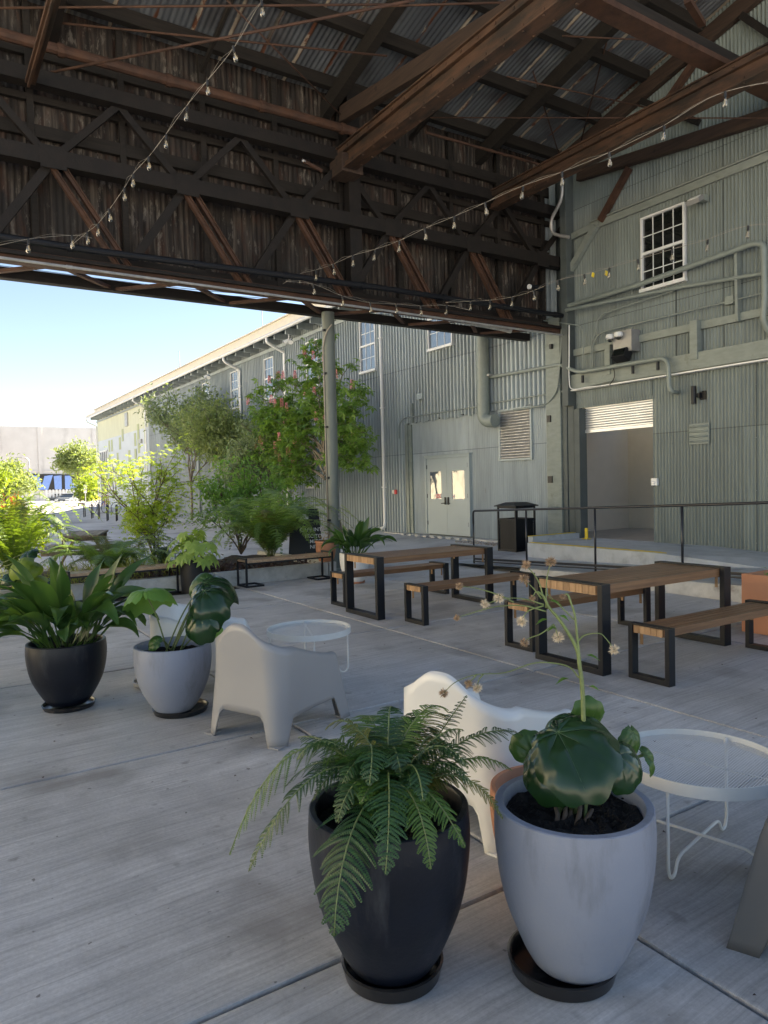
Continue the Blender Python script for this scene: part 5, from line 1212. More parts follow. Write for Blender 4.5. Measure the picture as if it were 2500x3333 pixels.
# ================================================================== PLANTS
def leafquads(P, D, Nn, L, W, fold=.25):
    """diamond leaves: base P, direction D, normal Nn, length L, width W (numpy arrays)"""
    n = len(P); D = D/np.linalg.norm(D, axis=1)[:, None]; S = np.cross(D, Nn); S /= (np.linalg.norm(S, axis=1)[:, None]+1e-9); U = np.cross(S, D)
    L = np.asarray(L)[:, None]*np.ones((n, 1)); W = np.asarray(W)[:, None]*np.ones((n, 1))
    a = P; m1 = P+D*L*.45; t = P+D*L-U*L*.12; l = m1-S*W/2+U*W*fold; r = m1+S*W/2+U*W*fold
    vs = np.stack([a, l, t, r, m1-U*0], 1).reshape(-1, 3)
    fs = []
    for i in range(n): k = i*5; fs += [(k, k+4, k+1), (k+1, k+4, k+2), (k, k+3, k+4), (k+4, k+3, k+2)]
    return vs, fs
class LMB(MB):
    leaf = True
    def leaves(s, P, D, Nn, L, W, fold=.25):
        vs, fs = leafquads(np.asarray(P, float), np.asarray(D, float), np.asarray(Nn, float), L, W, fold); k = len(s.v)
        s.v += vs.tolist(); s.f += [tuple(i+k for i in f) for f in fs]
def rv(n, s=1.0): return NR.normal(size=(n, 3))*s
def cloud(mb, tips, per, spread, L, W, up=.3, droop=0.0):
    tips = np.asarray(tips, float); P = np.repeat(tips, per, 0); n = len(P); P = P+rv(n)*spread
    D = rv(n); D[:, 2] += up-droop; Nn = rv(n)*.6+np.array([0, 0, 1.])
    mb.leaves(P, D, Nn, L*(.6+.6*NR.rand(n)), W*(.6+.6*NR.rand(n)))
def branchy(trunk, base, d, L, r, lev, tips, spread=.6, kids_=3, up=.25, minr=.006, taper=.62, wander=.16):
    pts = [V(base)]; dd = V(d).normalized(); n = 5
    for k in range(n):
        dd = (dd+V((rnd.gauss(0, wander), rnd.gauss(0, wander), rnd.gauss(0, wander)+up*.15))).normalized(); pts.append(pts[-1]+dd*L/n)
    trunk.tube(pts, [max(minr, r*(1-.4*k/n)) for k in range(n+1)], 7 if r > .02 else 5)
    if lev <= 1:
        for k in (2, 3, 4, 5): tips.append(tuple(pts[k]))
    if lev == 0: return
    for k in range(kids_):
        i = rnd.choice([3, 4, 5, 5]); a = rnd.uniform(0, 2*PI); ax = dd.orthogonal().normalized(); ax.rotate(Matrix.Rotation(a, 3, dd))
        nd2 = (dd*(1-spread*.5)+ax*spread*rnd.uniform(.7, 1.2)+V((0, 0, up))).normalized()
        branchy(trunk, pts[i], nd2, L*rnd.uniform(.62, .85), r*taper, lev-1, tips, spread, kids_, up, minr, taper, wander)

# ---- fern fronds
def frond(mb, pts, W, pairs=30, pl_=16, pw=.5, droop=.25, side=None, twist=0., start=.12):
    """mb gets the pinnules, pts the rachis curve"""
    n = len(pts); cum = [0]
    for i in range(1, n): cum.append(cum[-1]+(pts[i]-pts[i-1]).length)
    L = cum[-1]
    def at(s):
        s *= L
        for i in range(1, n):
            if cum[i] >= s or i == n-1:
                t = (s-cum[i-1])/max(1e-6, cum[i]-cum[i-1]); return pts[i-1].lerp(pts[i], t), (pts[i]-pts[i-1]).normalized()
    P, D, N_, Ls, Ws = [], [], [], [], []
    for k in range(pairs):
        s = start+(1-start)*(k+.5)/pairs; p, t = at(s)
        prof = (min(1, (s-start)/.22+.35))*(1-((s-start)/(1-start))**2.2)**.8+.03
        S = t.cross(V((0, 0, 1)))
        if S.length < .15: S = t.cross(side or V((1, 0, 0)))
        S.normalize(); up = S.cross(t).normalized()
        if up.z < 0: up = -up
        for sg in (-1, 1):
            if rnd.random() < .05: continue
            pl = W*prof*rnd.uniform(.72, 1.08)*(rnd.uniform(.3, .7) if rnd.random() < .06 else 1)
            d = (S*sg*math.cos(twist*sg)+t*rnd.uniform(.22, .5)+up*(math.sin(twist)*.6+rnd.uniform(-.16, .16))).normalized()
            q = p.copy(); m = max(4, int(pl_*prof)); seg = pl/m
            prev = q.copy()
            for j in range(m):
                f = j/m; dd = (d+V((0, 0, -droop*f*1.6))+t*(.15*f)).normalized(); q2 = q+dd*seg
                w_ = (1-f**1.6)*pw*W*.17+.002
                sd = dd.cross(up).normalized()
                for s2 in (-1, 1):
                    P.append(tuple(q)); D.append(tuple(sd*s2*.95+dd*.55)); N_.append(tuple(up)); Ls.append(w_*1.15); Ws.append(seg*1.15)
                q = q2
    mb.leaves(P, D, N_, np.array(Ls), np.array(Ws), fold=.12)
def fernplant(name, label, base, specs, W=.11, pairs=28, pl_=14, mat='fern', mat2=None, cat='fern', stem='stem', pw=.5):
    """specs: list of (tip, apex bulge height, weight) in world coords; each frond its own part"""
    o = thing(name, label, cat, base)
    for i, (tip, bul, ww) in enumerate(specs):
        b = V(base)+V((rnd.uniform(-.04, .04), rnd.uniform(-.04, .04), 0)); tip = V(tip)
        sdv = (tip-b).cross(V((0, 0, 1))); sdv = sdv*rnd.uniform(-.16, .16)
        pts = bez(b, b.lerp(tip, .18)+V((0, 0, bul))+sdv, b.lerp(tip, .68)+V((0, 0, bul*1.0))-sdv*.6, tip, 16)
        m_ = LMB(); frond(m_, pts, W*ww, pairs, pl_, pw*rnd.uniform(.8, 1.1), droop=rnd.uniform(.2, .75), twist=rnd.uniform(-.25, .35))
        k0 = MB(); k0.tube(pts, [.0035*(1-.75*j/16)+.0008 for j in range(17)], 5)
        mm = (mat2 if (mat2 and i % 3 == 0) else mat)
        if i % 11 == 7: mm = 'ferndry'
        f_ = build(m_, 'frond', mm, o); build(k0, 'rachis', stem, f_, smooth=True)
    return o
def c5(a, b): return (740+a*.5787, 2200+b*.5787)
fb = V((P1.x, P1.y, .48))
df_ = depth(fb)
fs = []
def ft(a, b, dd, bul, w=1.0): fs.append((DP(*c5(a, b), df_+dd), bul, w))
ft(12, 1005, -.10, .42, 1.15); ft(120, 1100, -.22, .34, 1.0); ft(400, 345, .35, .12, .8); ft(790, 270, .55, .22, 1.1); ft(1345, 110, .45, .05, .55)
ft(1655, 330, .12, .17, 1.0); ft(1600, 530, -.02, .16, .8); ft(1550, 800, -.10, .22, .75); ft(890, 1115, -.42, .30, .95); ft(1145, 1085, -.36, .26, .8)
ft(600, 1460, -.42, .28, 1.25); ft(800, 610, -.30, .26, 1.0); ft(560, 500, .15, .16, .9); ft(1180, 330, .3, .20, .9); ft(1300, 480, -.10, .18, .9); ft(700, 420, .25, .15, .9); ft(980, 560, -.2, .24, 1.0); ft(480, 700, -.12, .22, .9)
ft(1250, 250, .5, .22, .9); ft(620, 820, -.25, .22, .8); ft(1380, 620, -.15, .20, .8); ft(1050, 300, .4, .24, .9); ft(330, 620, .1, .2, .9); ft(1100, 700, -.3, .22, .8)
for k_ in range(20): a_ = k_*.3927+.2; fs.append((fb+V((math.cos(a_)*rnd.uniform(.18, .36), math.sin(a_)*rnd.uniform(.18, .36), rnd.uniform(.06, .34))), rnd.uniform(.12, .24), .8))
fernplant('potted_fern', 'large arching green fern spilling over the navy planter in the foreground', fb, fs, W=.135, pairs=26, pl_=26, mat='fern', mat2='fernmid', pw=.55)
fernauto('potted_fern', 'dense short centre fronds of the fern in the navy planter', fb, 26, .34, .30, .075, 'fern', 'fernmid', 24, 16, seed=77, pw=.48) if False else None
def fernauto(name, label, base, n, L, H, W, mat, mat2=None, pairs=26, pl_=9, az=None, seed=1, pw=.6):
    r = random.Random(seed); sp = []
    for i in range(n):
        a = (az[0]+(az[1]-az[0])*r.random()) if az else 2*PI*(i+r.random()*.6)/n; l = L*r.uniform(.55, 1.05); e = r.random()
        tip = V(base)+V((math.cos(a)*l, math.sin(a)*l, H*(.1+.75*e))); sp.append((tip, H*r.uniform(.5, .9), r.uniform(.8, 1.15)))
    return fernplant(name, label, base, sp, W, pairs, pl_, mat, mat2, pw=pw)
fernauto('garden_fern', 'big feathery green fern in the bed behind the right bench', V((5.6, 12.7, .2)), 60, 1.9, 1.25, .26, 'fernpale', 'fernmid', 28, 12, seed=3, pw=.6)
fernauto('garden_fern', 'small green fern beside the charcoal cylinder planter', V((3.5, 12.6, .2)), 12, .6, .6, .12, 'fern', None, 20, 8, seed=13)
fernauto('garden_fern', 'bright yellow green sunlit fern in the bed at the left edge', V((1.2, 12.7, .2)), 38, 1.45, 1.25, .22, 'fernsun', None, 28, 11, seed=4)
fernauto('garden_fern', 'pale green fern in front of the picnic table', V((2.6, 12.5, .2)), 30, 1.35, .62, .22, 'fernpale', 'fernmid', 28, 11, seed=5)
fernauto('garden_fern', 'sunlit fern farthest left in the bed', V((-.2, 12.3, .2)), 18, 1.0, .8, .17, 'fernsun', None, 22, 9, seed=6)

# ---- broad strap leaves (aspidistra)
def strap(mb, base, az, L, el, droop, W, pet=.32, tw=0.0, wave=.01):
    n = 16; p = V(base); e = el; pts = [p.copy()]; seg = L/n; d = V((math.cos(az), math.sin(az), 0))
    for k in range(n):
        f = k/n; e2 = e-droop*f*f*1.5; p = p+(d*math.cos(e2)+V((0, 0, math.sin(e2))))*seg; pts.append(p.copy())
    side = d.cross(V((0, 0, 1))); ns = 6; vs = []
    for k in range(n+1):
        f = k/n; t = (pts[min(n, k+1)]-pts[max(0, k-1)]).normalized()
        g_ = max(0, (f-pet)/(1-pet)); w_ = .006 if f < pet else max(.004, W*(math.sin(PI*g_**.75))**.8)
        if k == n: w_ = .001
        a = tw*(f); s_ = (side*math.cos(a)+side.cross(t)*math.sin(a)).normalized(); nn_ = s_.cross(t)
        for j in range(ns+1):
            u = j/ns*2-1; vs.append(pts[k]+s_*(u*w_/2)+nn_*(abs(u)*w_*.16+wave*math.sin(f*14+u*2)*abs(u)))
    mb.add(vs, [(k*(ns+1)+j, k*(ns+1)+j+1, (k+1)*(ns+1)+j+1, (k+1)*(ns+1)+j) for k in range(n) for j in range(ns)])
def aspidistra(label, cx, cy, z, n, Lr, W, seed, R=.13, mat='aspi', sp_=.75):
    r = random.Random(seed); o = thing('broad_leaf_plant', label, 'plant', (cx, cy, z))
    for i in range(n):
        a = 2*PI*(i*.381966)+r.uniform(-.3, .3); q = (i/n)**.6; rr = R*r.random()**.6
        el = r.uniform(1.25, 1.55)-q*sp_; b = (cx+math.cos(a)*rr, cy+math.sin(a)*rr, z-.01)
        m_ = LMB(); strap(m_, b, a, r.uniform(*Lr), el, r.uniform(.3, 1.5)*(.4+q), W*r.uniform(.75, 1.1), r.uniform(.3, .42), r.uniform(-1, 1)); build(m_, 'leaf', mat, o, smooth=True)
    return o
aspidistra('dark glossy cast iron plant filling the navy planter at the left', P3.x, P3.y, POT['a'][1], 72, (.50, .86), .14, 8, R=.17, sp_=.62)
aspidistra('green cast iron plant in the off white pot behind the farther table', 5.97, 10.18, POT['w'][1], 40, (.50, .74), .13, 9, R=.13, sp_=.45)
aspidistra('dark broad leaves cut off by the left edge, beside the navy planter', -.25, 6.6, .45, 26, (.45, .68), .12, 18, R=.15)
pot('round_planter', 'dark planter cut off by the left edge of the photo', -.30, 6.65, .30, .46, .15, 'navy', None, soil=.05)

# ---- leopard plant leaves
def disc(mb, c, nrm, notch, R, cup=.25, edge=.25, ruf=.03, veins=9, sq=1.0, foldx=0.0, off=.6):
    """kidney leaf: c is the leaf's centre, the stalk meets it off-centre near the notch; returns that point and the vein lines"""
    c = V(c); nrm = V(nrm).normalized(); nx = (V(notch)-nrm*V(notch).dot(nrm)).normalized(); ny = nrm.cross(nx); o = off*R
    ph = nrm.x*9+nrm.y*5; nr_, na = 14, 120
    def pt(f, th):
        t2 = min(th, 2*PI-th)/PI; rad = -o*math.cos(th)+math.sqrt(R*R-(o*math.sin(th))**2)
        if t2 < .13: rad *= .25+.75*(t2/.13)**.5
        rad *= 1+.05*math.sin(th*3+ph)+.025*math.sin(th*13+ph)
        x = o+rad*f*math.cos(th); y = rad*f*math.sin(th); q = math.sqrt(x*x+y*y)/R
        vv = abs(math.sin((veins*th+.5*math.sin(th*2+ph))/2))
        z = -cup*R*q*q*.7 - edge*R*max(0, q-.6)**2*3.5 + .055*R*(vv**.4)*math.sin(PI*min(1, f*1.02)) + .02*R*math.sin(x*22/R*.16+ph)*math.sin(y*19/R*.16+ph*2)*f + .012*R*math.sin(f*24+ph+th*2)*vv + ruf*R*math.sin(th*5+f*3+ph)*f*f*1.4 + .015*R*math.sin(th*21+ph)*f**4 + foldx*R*abs(y)/R + .10*R*x*y/(R*R)*math.sin(ph) + .06*R*max(0, 1-4*((x-o)**2+y*y)/(R*R))*-1
        return c+nx*x+ny*(y*sq)+nrm*z
    vs = [pt(0, 0)]+[pt(i/nr_, 2*PI*k/na) for i in range(1, nr_+1) for k in range(na)]
    fs = [(0, 1+k, 1+(k+1) % na) for k in range(na)] + [(1+(i-1)*na+k, 1+i*na+k, 1+i*na+(k+1) % na, 1+(i-1)*na+(k+1) % na) for i in range(1, nr_) for k in range(na)]
    mb.add(vs, fs)
    vl = []
    for k in range(1, veins):
        th = 2*PI*k/veins
        for _ in range(6): th = (2*PI*k-.5*math.sin(th*2+ph))/veins
        vl.append([pt(f, th)+nrm*.0006 for f in np.linspace(0, .86, 9)])
    return vs[0], vl
def leopard(label, cx, cy, zs, specs):
    o = thing('leopard_plant', label, 'plant', (cx, cy, zs))
    for (px, py, dd, R, nrm, notch, kw) in specs:
        c = DP(px, py, dd); m_ = LMB(); nv_ = V(nrm); W3 = _r*nv_.x+_u*nv_.y-_f*nv_.z; no = V(notch); N3 = _r*no.x+_u*no.y-_f*no.z
        c, vl = disc(m_, c, W3, N3, R, **{k: v for k, v in kw.items() if k != 'mat'}); lf = build(m_, 'leaf', kw.get('mat', 'ligu'), o, smooth=True)
        m2 = MB()
        for l_ in vl: m2.tube(l_, [.0016*(1-.8*i/8)*(R/.15)+.0002 for i in range(9)], 4)
        build(m2, 'vein', 'vein', lf, smooth=True)
        b = V((cx+rnd.uniform(-.05, .05), cy+rnd.uniform(-.05, .05), zs-.01)); k_ = MB()
        mid = b.lerp(c, .5)+V((0, 0, .05)); k_.tube(catm([b, mid, c-W3.normalized()*.004], 6), [.0055]*13, 7); build(k_, 'leaf_stalk', 'stem', lf, smooth=True)
    return o
def c2z(a, b): return (1250+a*.5425, 2150+b*.5425)
q2 = V((P2.x, P2.y, POT['l'][1])); d2 = depth(q2)
LP = []
def lp(a, b, dd, R, nrm, notch=(0, 1, 0), **kw): LP.append((*c2z(a, b), d2+dd, R, nrm, notch, kw))
lp(1155, 535, -.06, .150, (-.18, .72, .62), (-.5, .5, -.7), cup=.16, edge=.30, ruf=.05, sq=1.0)
lp(985, 650, -.03, .105, (-.55, .45, .70), (.5, .6, -.3), cup=.22, edge=.25)
lp(1455, 640, -.04, .082, (.40, .35, .85), (-.5, .9, 0), cup=.2, edge=.2)
lp(1260, 690, -.03, .080, (.25, .35, .85), (0, .8, -.5), cup=.2, edge=.25)
lp(1080, 390, .10, .080, (-.35, .75, .55), (.5, 1, 0), cup=.5, edge=.4)
lp(1230, 345, .16, .066, (.1, -.35, .9), (0, -1, 0), cup=.25, mat='aspi')
lp(1500, 490, .10, .055, (.5, .1, .8), (.2, 1, 0), cup=.3, mat='aspi')
lp(1605, 600, .12, .052, (.85, .3, .35), (-1, .5, 0), cup=.6, foldx=.4, mat='aspi')
lp(860, 520, .12, .062, (-.3, .2, .9), (.6, -.6, 0), cup=.2, mat='aspi')
leopard('leopard plant with big glossy round leaves in the foreground planter', P2.x, P2.y, POT['l'][1], LP)
# roots, cut stalks
m_ = MB()
for a, b, a2, b2 in ((985, 975, 1050, 1020), (970, 1025, 1060, 1075), (1030, 880, 1040, 990), (1120, 900, 1100, 1000), (1180, 860, 1150, 1000), (1250, 890, 1190, 1010), (1090, 870, 1070, 1000)):
    p_, q_ = DP(*c2z(a, b), d2-.02), DP(*c2z(a2, b2), d2-.06); q_.z = max(q_.z, q2.z-.01); m_.tube([p_, p_.lerp(q_, .5)+V((.006, 0, .004)), q_], [.006, .008, .010], 7)
tag(build(m_, 'root_crown', 'barkdk', None, smooth=True), 'brown cut stalks and crown of the leopard plant on the soil', 'plant')
# left pot
def c1z(a, b): return (380+a*.4822, 1820+b*.4822)
q4 = V((P4.x, P4.y, POT['m'][1])); d4 = depth(q4); LP = []
def lq(a, b, dd, R, nrm, notch=(0, 1, 0), **kw): LP.append((*c1z(a, b), d4+dd, R, nrm, notch, kw))
lq(225, 205, -.1, .185, (-.12, .9, -.30), (0, .1, 1), cup=.55, edge=.5, ruf=.03, mat='shrub')
lq(600, 275, -.15, .165, (-.1, .55, .8), (-.3, .8, 0), cup=.55, edge=.5)
lq(545, 430, -.18, .135, (-.25, .30, .9), (.2, 1, 0), cup=.45, edge=.3)
lq(680, 165, .05, .17, (.25, .75, .5), (-.8, .3, 0), cup=.6, edge=.6)
lq(560, 190, .08, .12, (-.3, .3, .85), (.6, .6, 0), cup=.4, mat='aspi')
lq(640, 330, .0, .12, (.5, .4, .7), (-.5, .8, 0), cup=.4)
lq(245, 560, -.2, .06, (-.4, .5, .7), (.8, -.2, 0), cup=.3, mat='aspi')
lq(680, 490, -.05, .05, (.5, .1, .8), (0, 1, 0), cup=.4, mat='shrub')
leopard('leopard plant with large round leaves in the grey planter', P4.x, P4.y, POT['m'][1], LP)
# sunlit leopard plant at the left edge of the bed
q5 = V((.35, 11.9, .2)); d5 = depth(q5); LP = []
rr = random.Random(21)
for k in range(18):
    LP.append((rr.uniform(-30, 150), rr.uniform(1800, 1985), d5+rr.uniform(-.5, .3), rr.uniform(.13, .20), (rr.uniform(-.6, .6), .7, rr.uniform(.2, .7)), (rr.uniform(-1, 1), 1, 0), dict(cup=.4, edge=.4, mat=('sunbush' if k % 3 else 'ligu'))))
leopard('sunlit leopard plant with mixed bright and dark round leaves at the left edge', .35, 11.9, .2, LP)

# ---- dead flower stalk rising from the foreground pot
def c6(a, b): return (1250+a*.7535, 1700+b*.7535)
FS = thing('dried_flower_stalk', 'tall branching flower stalk with dry fluffy seed heads above the leopard plant', 'flower stalk', q2)
def P6(a, b, dd=0): return DP(*c6(a, b), d2+.03+dd)
def stem(pts, r0, r1, name='stem', mat='stem'):
    m_ = MB(); c = catm(pts, 5); m_.tube(c, [r0+(r1-r0)*i/(len(c)-1) for i in range(len(c))], 7); return build(m_, name, mat, FS, smooth=True)
stem([P6(862, 1010), P6(862, 880), P6(857, 720), P6(845, 620), P6(830, 540), P6(765, 430), P6(715, 370), P6(690, 320), P6(665, 300)], .0085, .004)
stem([P6(850, 640), P6(838, 530), P6(826, 410), P6(808, 350), P6(790, 310), P6(776, 318)], .005, .002)
H6 = []
def br(pts, head, r=.0028, size=.020, mat='dry'):
    stem([P6(*p) for p in pts]+[P6(*head)], r, .0012, 'branch'); H6.append((head, size, mat))
br([(700, 370), (703, 250)], (720, 170), size=.020); br([(690, 330), (665, 250)], (613, 183), size=.018); br([(680, 330), (650, 290)], (605, 247), size=.019, mat='dry')
br([(690, 355), (600, 330)], (497, 327), size=.019, mat='fluff'); br([(560, 345), (500, 315), (400, 285)], (325, 276), size=.015); br([(497, 335)], (437, 353), size=.017, mat='fluff')
br([(700, 385), (600, 360), (480, 365), (370, 395)], (314, 412), size=.013); br([(690, 360), (620, 385)], (595, 430), size=.020, mat='fluff'); br([(735, 440), (680, 480), (630, 500)], (607, 518), size=.017)
br([(735, 445), (745, 470)], (752, 497), size=.022, mat='fluff'); br([(810, 350), (795, 312)], (774, 320), size=.013); br([(828, 530), (862, 490), (930, 480), (965, 510)], (993, 550), size=.020, mat='fluff')
br([(842, 672), (800, 625), (720, 607), (640, 610), (520, 650), (400, 658), (310, 690)], (257, 738), size=.017); br([(400, 658), (385, 675)], (364, 697), size=.016); br([(430, 655), (410, 680)], (402, 716), size=.019, mat='fluff')
br([(700, 330), (660, 300)], (640, 327), size=.012); br([(820, 420), (770, 370), (720, 325)], (700, 300), size=.003)
for (hd, s_, mt) in H6:
    c = P6(*hd); m_ = LMB(); n = 150 if s_ > .01 else 10; D = rv(n); D /= np.linalg.norm(D, axis=1)[:, None]; D[:, 2] *= .85
    m_.leaves(np.array([c]*n)+D*s_*.15, D, rv(n), s_*(.7+.4*NR.rand(n)), s_*(.10+.1*NR.rand(n)), 0); build(m_, 'seed_head', mt, FS)
for (a, b, az, L) in ((862, 565, 1, .05), (790, 665, -1, .055), (873, 700, 1, .04), (745, 395, .6, .04), (700, 410, -1, .05), (738, 445, -1, .04), (700, 330, 1, .05)):
    m_ = LMB(); p = P6(a+10, b+8); dr = (_r*az+V((0, 0, -.25))-_f*.3); 
    m_.leaves(np.array([p, p]), np.array([dr, dr+V((0, 0, .2))]), np.array([(0, 0, 1.), (0, .1, 1)]), np.array([L, L*.8]), np.array([.02, .016])); build(m_, 'stalk_leaf', 'shrub', FS)

# ---- grit and dry leaf bits blown over the slabs
m_ = LMB(); n = 90; P = np.stack([NR.uniform(-1.5, 8, n), NR.uniform(1.2, 10.5, n), .004+0*NR.rand(n)], 1); D = rv(n); D[:, 2] *= .15
m_.leaves(P, D, np.array([[0, 0, 1.]]*n), .012+.022*NR.rand(n), .006+.012*NR.rand(n), .3); o = build(m_, 'leaf_litter', 'darkpl'); o['kind'] = 'stuff'
# ---- terracotta pot debris
m_ = LMB(); cloud(m_, [(6.15, 11.5, .61)], 120, .06, .06, .02, .1); tag(build(m_, 'dry_leaf_litter', 'drybrown', None), 'dry brown leaves lying on the soil of the terracotta pot', 'leaf litter')
m_ = LMB(); cloud(m_, [(7.3, 4.0, .57), (7.6, 3.8, .57), (7.2, 3.6, .57)], 30, .05, .09, .012, 1); tag(build(m_, 'seedling', 'shrub', None), 'small green shoots in the coral square planter', 'plant')

# ---- Fatsia in the charcoal planter
def palm(mb, c, nrm, d, R, lobes=8):
    c, nrm, d = V(c), V(nrm).normalized(), V(d); d = (d-nrm*d.dot(nrm)).normalized(); s_ = nrm.cross(d)
    for k in range(lobes):
        a = (k/(lobes-1)-.5)*4.3; dd = d*math.cos(a)+s_*math.sin(a)-nrm*.25; L = R*(1-.28*abs(a)/2.2)
        mb.leaves([tuple(c)], [tuple(dd)], [tuple(nrm)], [L], [L*.42], .1)
Fz = thing('fatsia', 'yellow green fatsia with hand shaped leaves in the charcoal cylinder planter', 'plant', (3.55, 11.0, .5)); rr = random.Random(3)
for k in range(24):
    a = k*.2618*1.03; r_ = rr.uniform(.16, .40); z = .52+rr.uniform(-.02, .36)*(1-.4*r_)+(.10 if r_ < .25 else 0)-.18*max(0, r_-.25); c = V((3.55+math.cos(a)*r_, 11.0+math.sin(a)*r_, z))
    m_ = LMB(); palm(m_, c, (math.cos(a)*.7, math.sin(a)*.7, .8), (math.cos(a), math.sin(a), -.5), rr.uniform(.16, .23)); lf = build(m_, 'leaf', 'fatsia', Fz)
    k_ = MB(); k_.tube([(3.55, 11.0, .45), (3.55+math.cos(a)*r_*.5, 11.0+math.sin(a)*r_*.5, z*.9+.05), c], .004, 5); build(k_, 'leaf_stalk', 'stem', lf)

# ---- shrub with layered leaves behind the fern
def bush(name, label, cat, base, H, R, nb, lev, L, W, per, spread, mat, wood='barkdk', up=.35, droop=0, sp=.55, r0=.02, seed=1, kids_=3, first=.45, tipz=None):
    global rnd
    sv = rnd; rnd = random.Random(seed)
    o = thing(name, label, cat, base); t_ = MB(); tips = []
    for k in range(nb):
        a = 2*PI*k/nb+rnd.uniform(-.4, .4); branchy(t_, base, (math.cos(a)*R/H, math.sin(a)*R/H, 1), H*first*rnd.uniform(.8, 1.15), r0, lev, tips, sp, kids_, .15)
    build(t_, 'branches', wood, o, smooth=True); m_ = LMB(); cloud(m_, tips, per, spread, L, W, up, droop); build(m_, 'foliage', mat, o); rnd = sv; return o, tips
bush('leafy_shrub', 'dense green leafy shrub behind the big fern', 'shrub', V((5.9, 15.0, .15)), 2.1, 1.0, 9, 2, .12, .055, 9, .10, 'shrub', seed=5, first=.42)
bush('leafy_shrub', 'yellow green sunlit shrub at the left above the ferns', 'shrub', V((.95, 14.0, .1)), 1.45, .55, 7, 2, .17, .055, 9, .09, 'sunbush', seed=6, first=.45)
bush('leafy_shrub', 'low sunlit shrub at the far left edge', 'shrub', V((-.2, 13.8, .1)), 1.2, .9, 7, 2, .17, .055, 8, .09, 'sunbush', seed=16, first=.4)
# ---- Japanese maple
def star(mb, tips, per, spread, R):
    for t in tips:
        for _ in range(per):
            c = V(t)+V(NR.normal(size=3)*spread); nrm = V((NR.normal()*.4, NR.normal()*.4, 1)); a = NR.rand()*6.28; d = V((math.cos(a), math.sin(a), -.2)); palm(mb, c, nrm, d, R*(.7+.5*NR.rand()), 5)
def maple():
    global rnd
    sv = rnd; rnd = random.Random(12)
    base = V((4.15, 14.2, .12)); base = GP(515, 1850, .1); base = V((3.92, 14.6, .1))
    o = thing('japanese_maple', 'slender bright green Japanese maple in the bed', 'tree', base); t_ = MB(); tips = []
    for k, (dx, dy, H, r0) in enumerate(((.06, 0, 1.3, .026), (-.12, .1, 1.2, .02), (.15, -.1, 1.05, .018), (-.05, .2, 1.2, .02), (-.28, -.1, .65, .014), (.34, .1, .65, .014), (.1, .3, .8, .014))):
        branchy(t_, base, (dx, dy, 1), H*.92, r0, 2, tips, .5, 3, .12)
    build(t_, 'branches', 'barkdk', o, smooth=True); hi = [t for t in tips if t[2] > 2.0]; lo = [t for t in tips if t[2] <= 2.0]
    m_ = LMB(); star(m_, lo, 6, .13, .085); star(m_, hi, 7, .12, .085); build(m_, 'foliage', 'maple', o); rnd = sv; return tips
mt = maple()
# ---- trees along the warehouse
def tree(name, label, base, H, crown, th, lev, L, W, per, spread, mat, lean=(0, 0), seed=1, wood='bark', r0=.06, droop=0, kids_=4, sp=.6, ntop=4, cat='tree', first=.38, fl=None, up=.12):
    global rnd
    sv = rnd; rnd = random.Random(seed); o = thing(name, label, cat, base); t_ = MB(); b = V(base)
    top = b+V((lean[0], lean[1], th)); t_.tube(catm([b, b.lerp(top, .5)+V((.03, .02, 0)), top], 4), [r0*(1-.35*k/8) for k in range(9)], 10); tips = []
    for k in range(ntop):
        a = 2*PI*k/ntop+rnd.uniform(-.4, .4); tilt = crown/H*(1.0 if k < ntop-1 else .15)
        branchy(t_, top-V((0, 0, rnd.uniform(0, .25*th))), (math.cos(a)*tilt*1.3, math.sin(a)*tilt*1.3, 1), (H-th)*first*rnd.uniform(.85, 1.2), r0*.55, lev, tips, sp, kids_, up)
    build(t_, 'trunk', wood, o, smooth=True); m_ = LMB(); cloud(m_, tips, per, spread, L, W, .2, droop); cr = build(m_, 'crown', mat, o)
    if fl:
        for k in range(fl):
            t = V(rnd.choice([q for q in tips if q[2] > th+.8])); f_ = LMB(); n = 90; zz = NR.rand(n); an = NR.rand(n)*6.28; rr_ = (.055*(1-zz)+.012)
            P = np.stack([t.x+np.cos(an)*rr_*.4, t.y+np.sin(an)*rr_*.4, t.z+.03+zz*.24], 1); D = np.stack([np.cos(an), np.sin(an), .4+0*an], 1); f_.leaves(P, D, rv(n), .04+0*zz, .022+0*zz); build(f_, 'flower_spike', 'pinkfl' if k % 3 else 'drybrown', o)
    rnd = sv; return tips
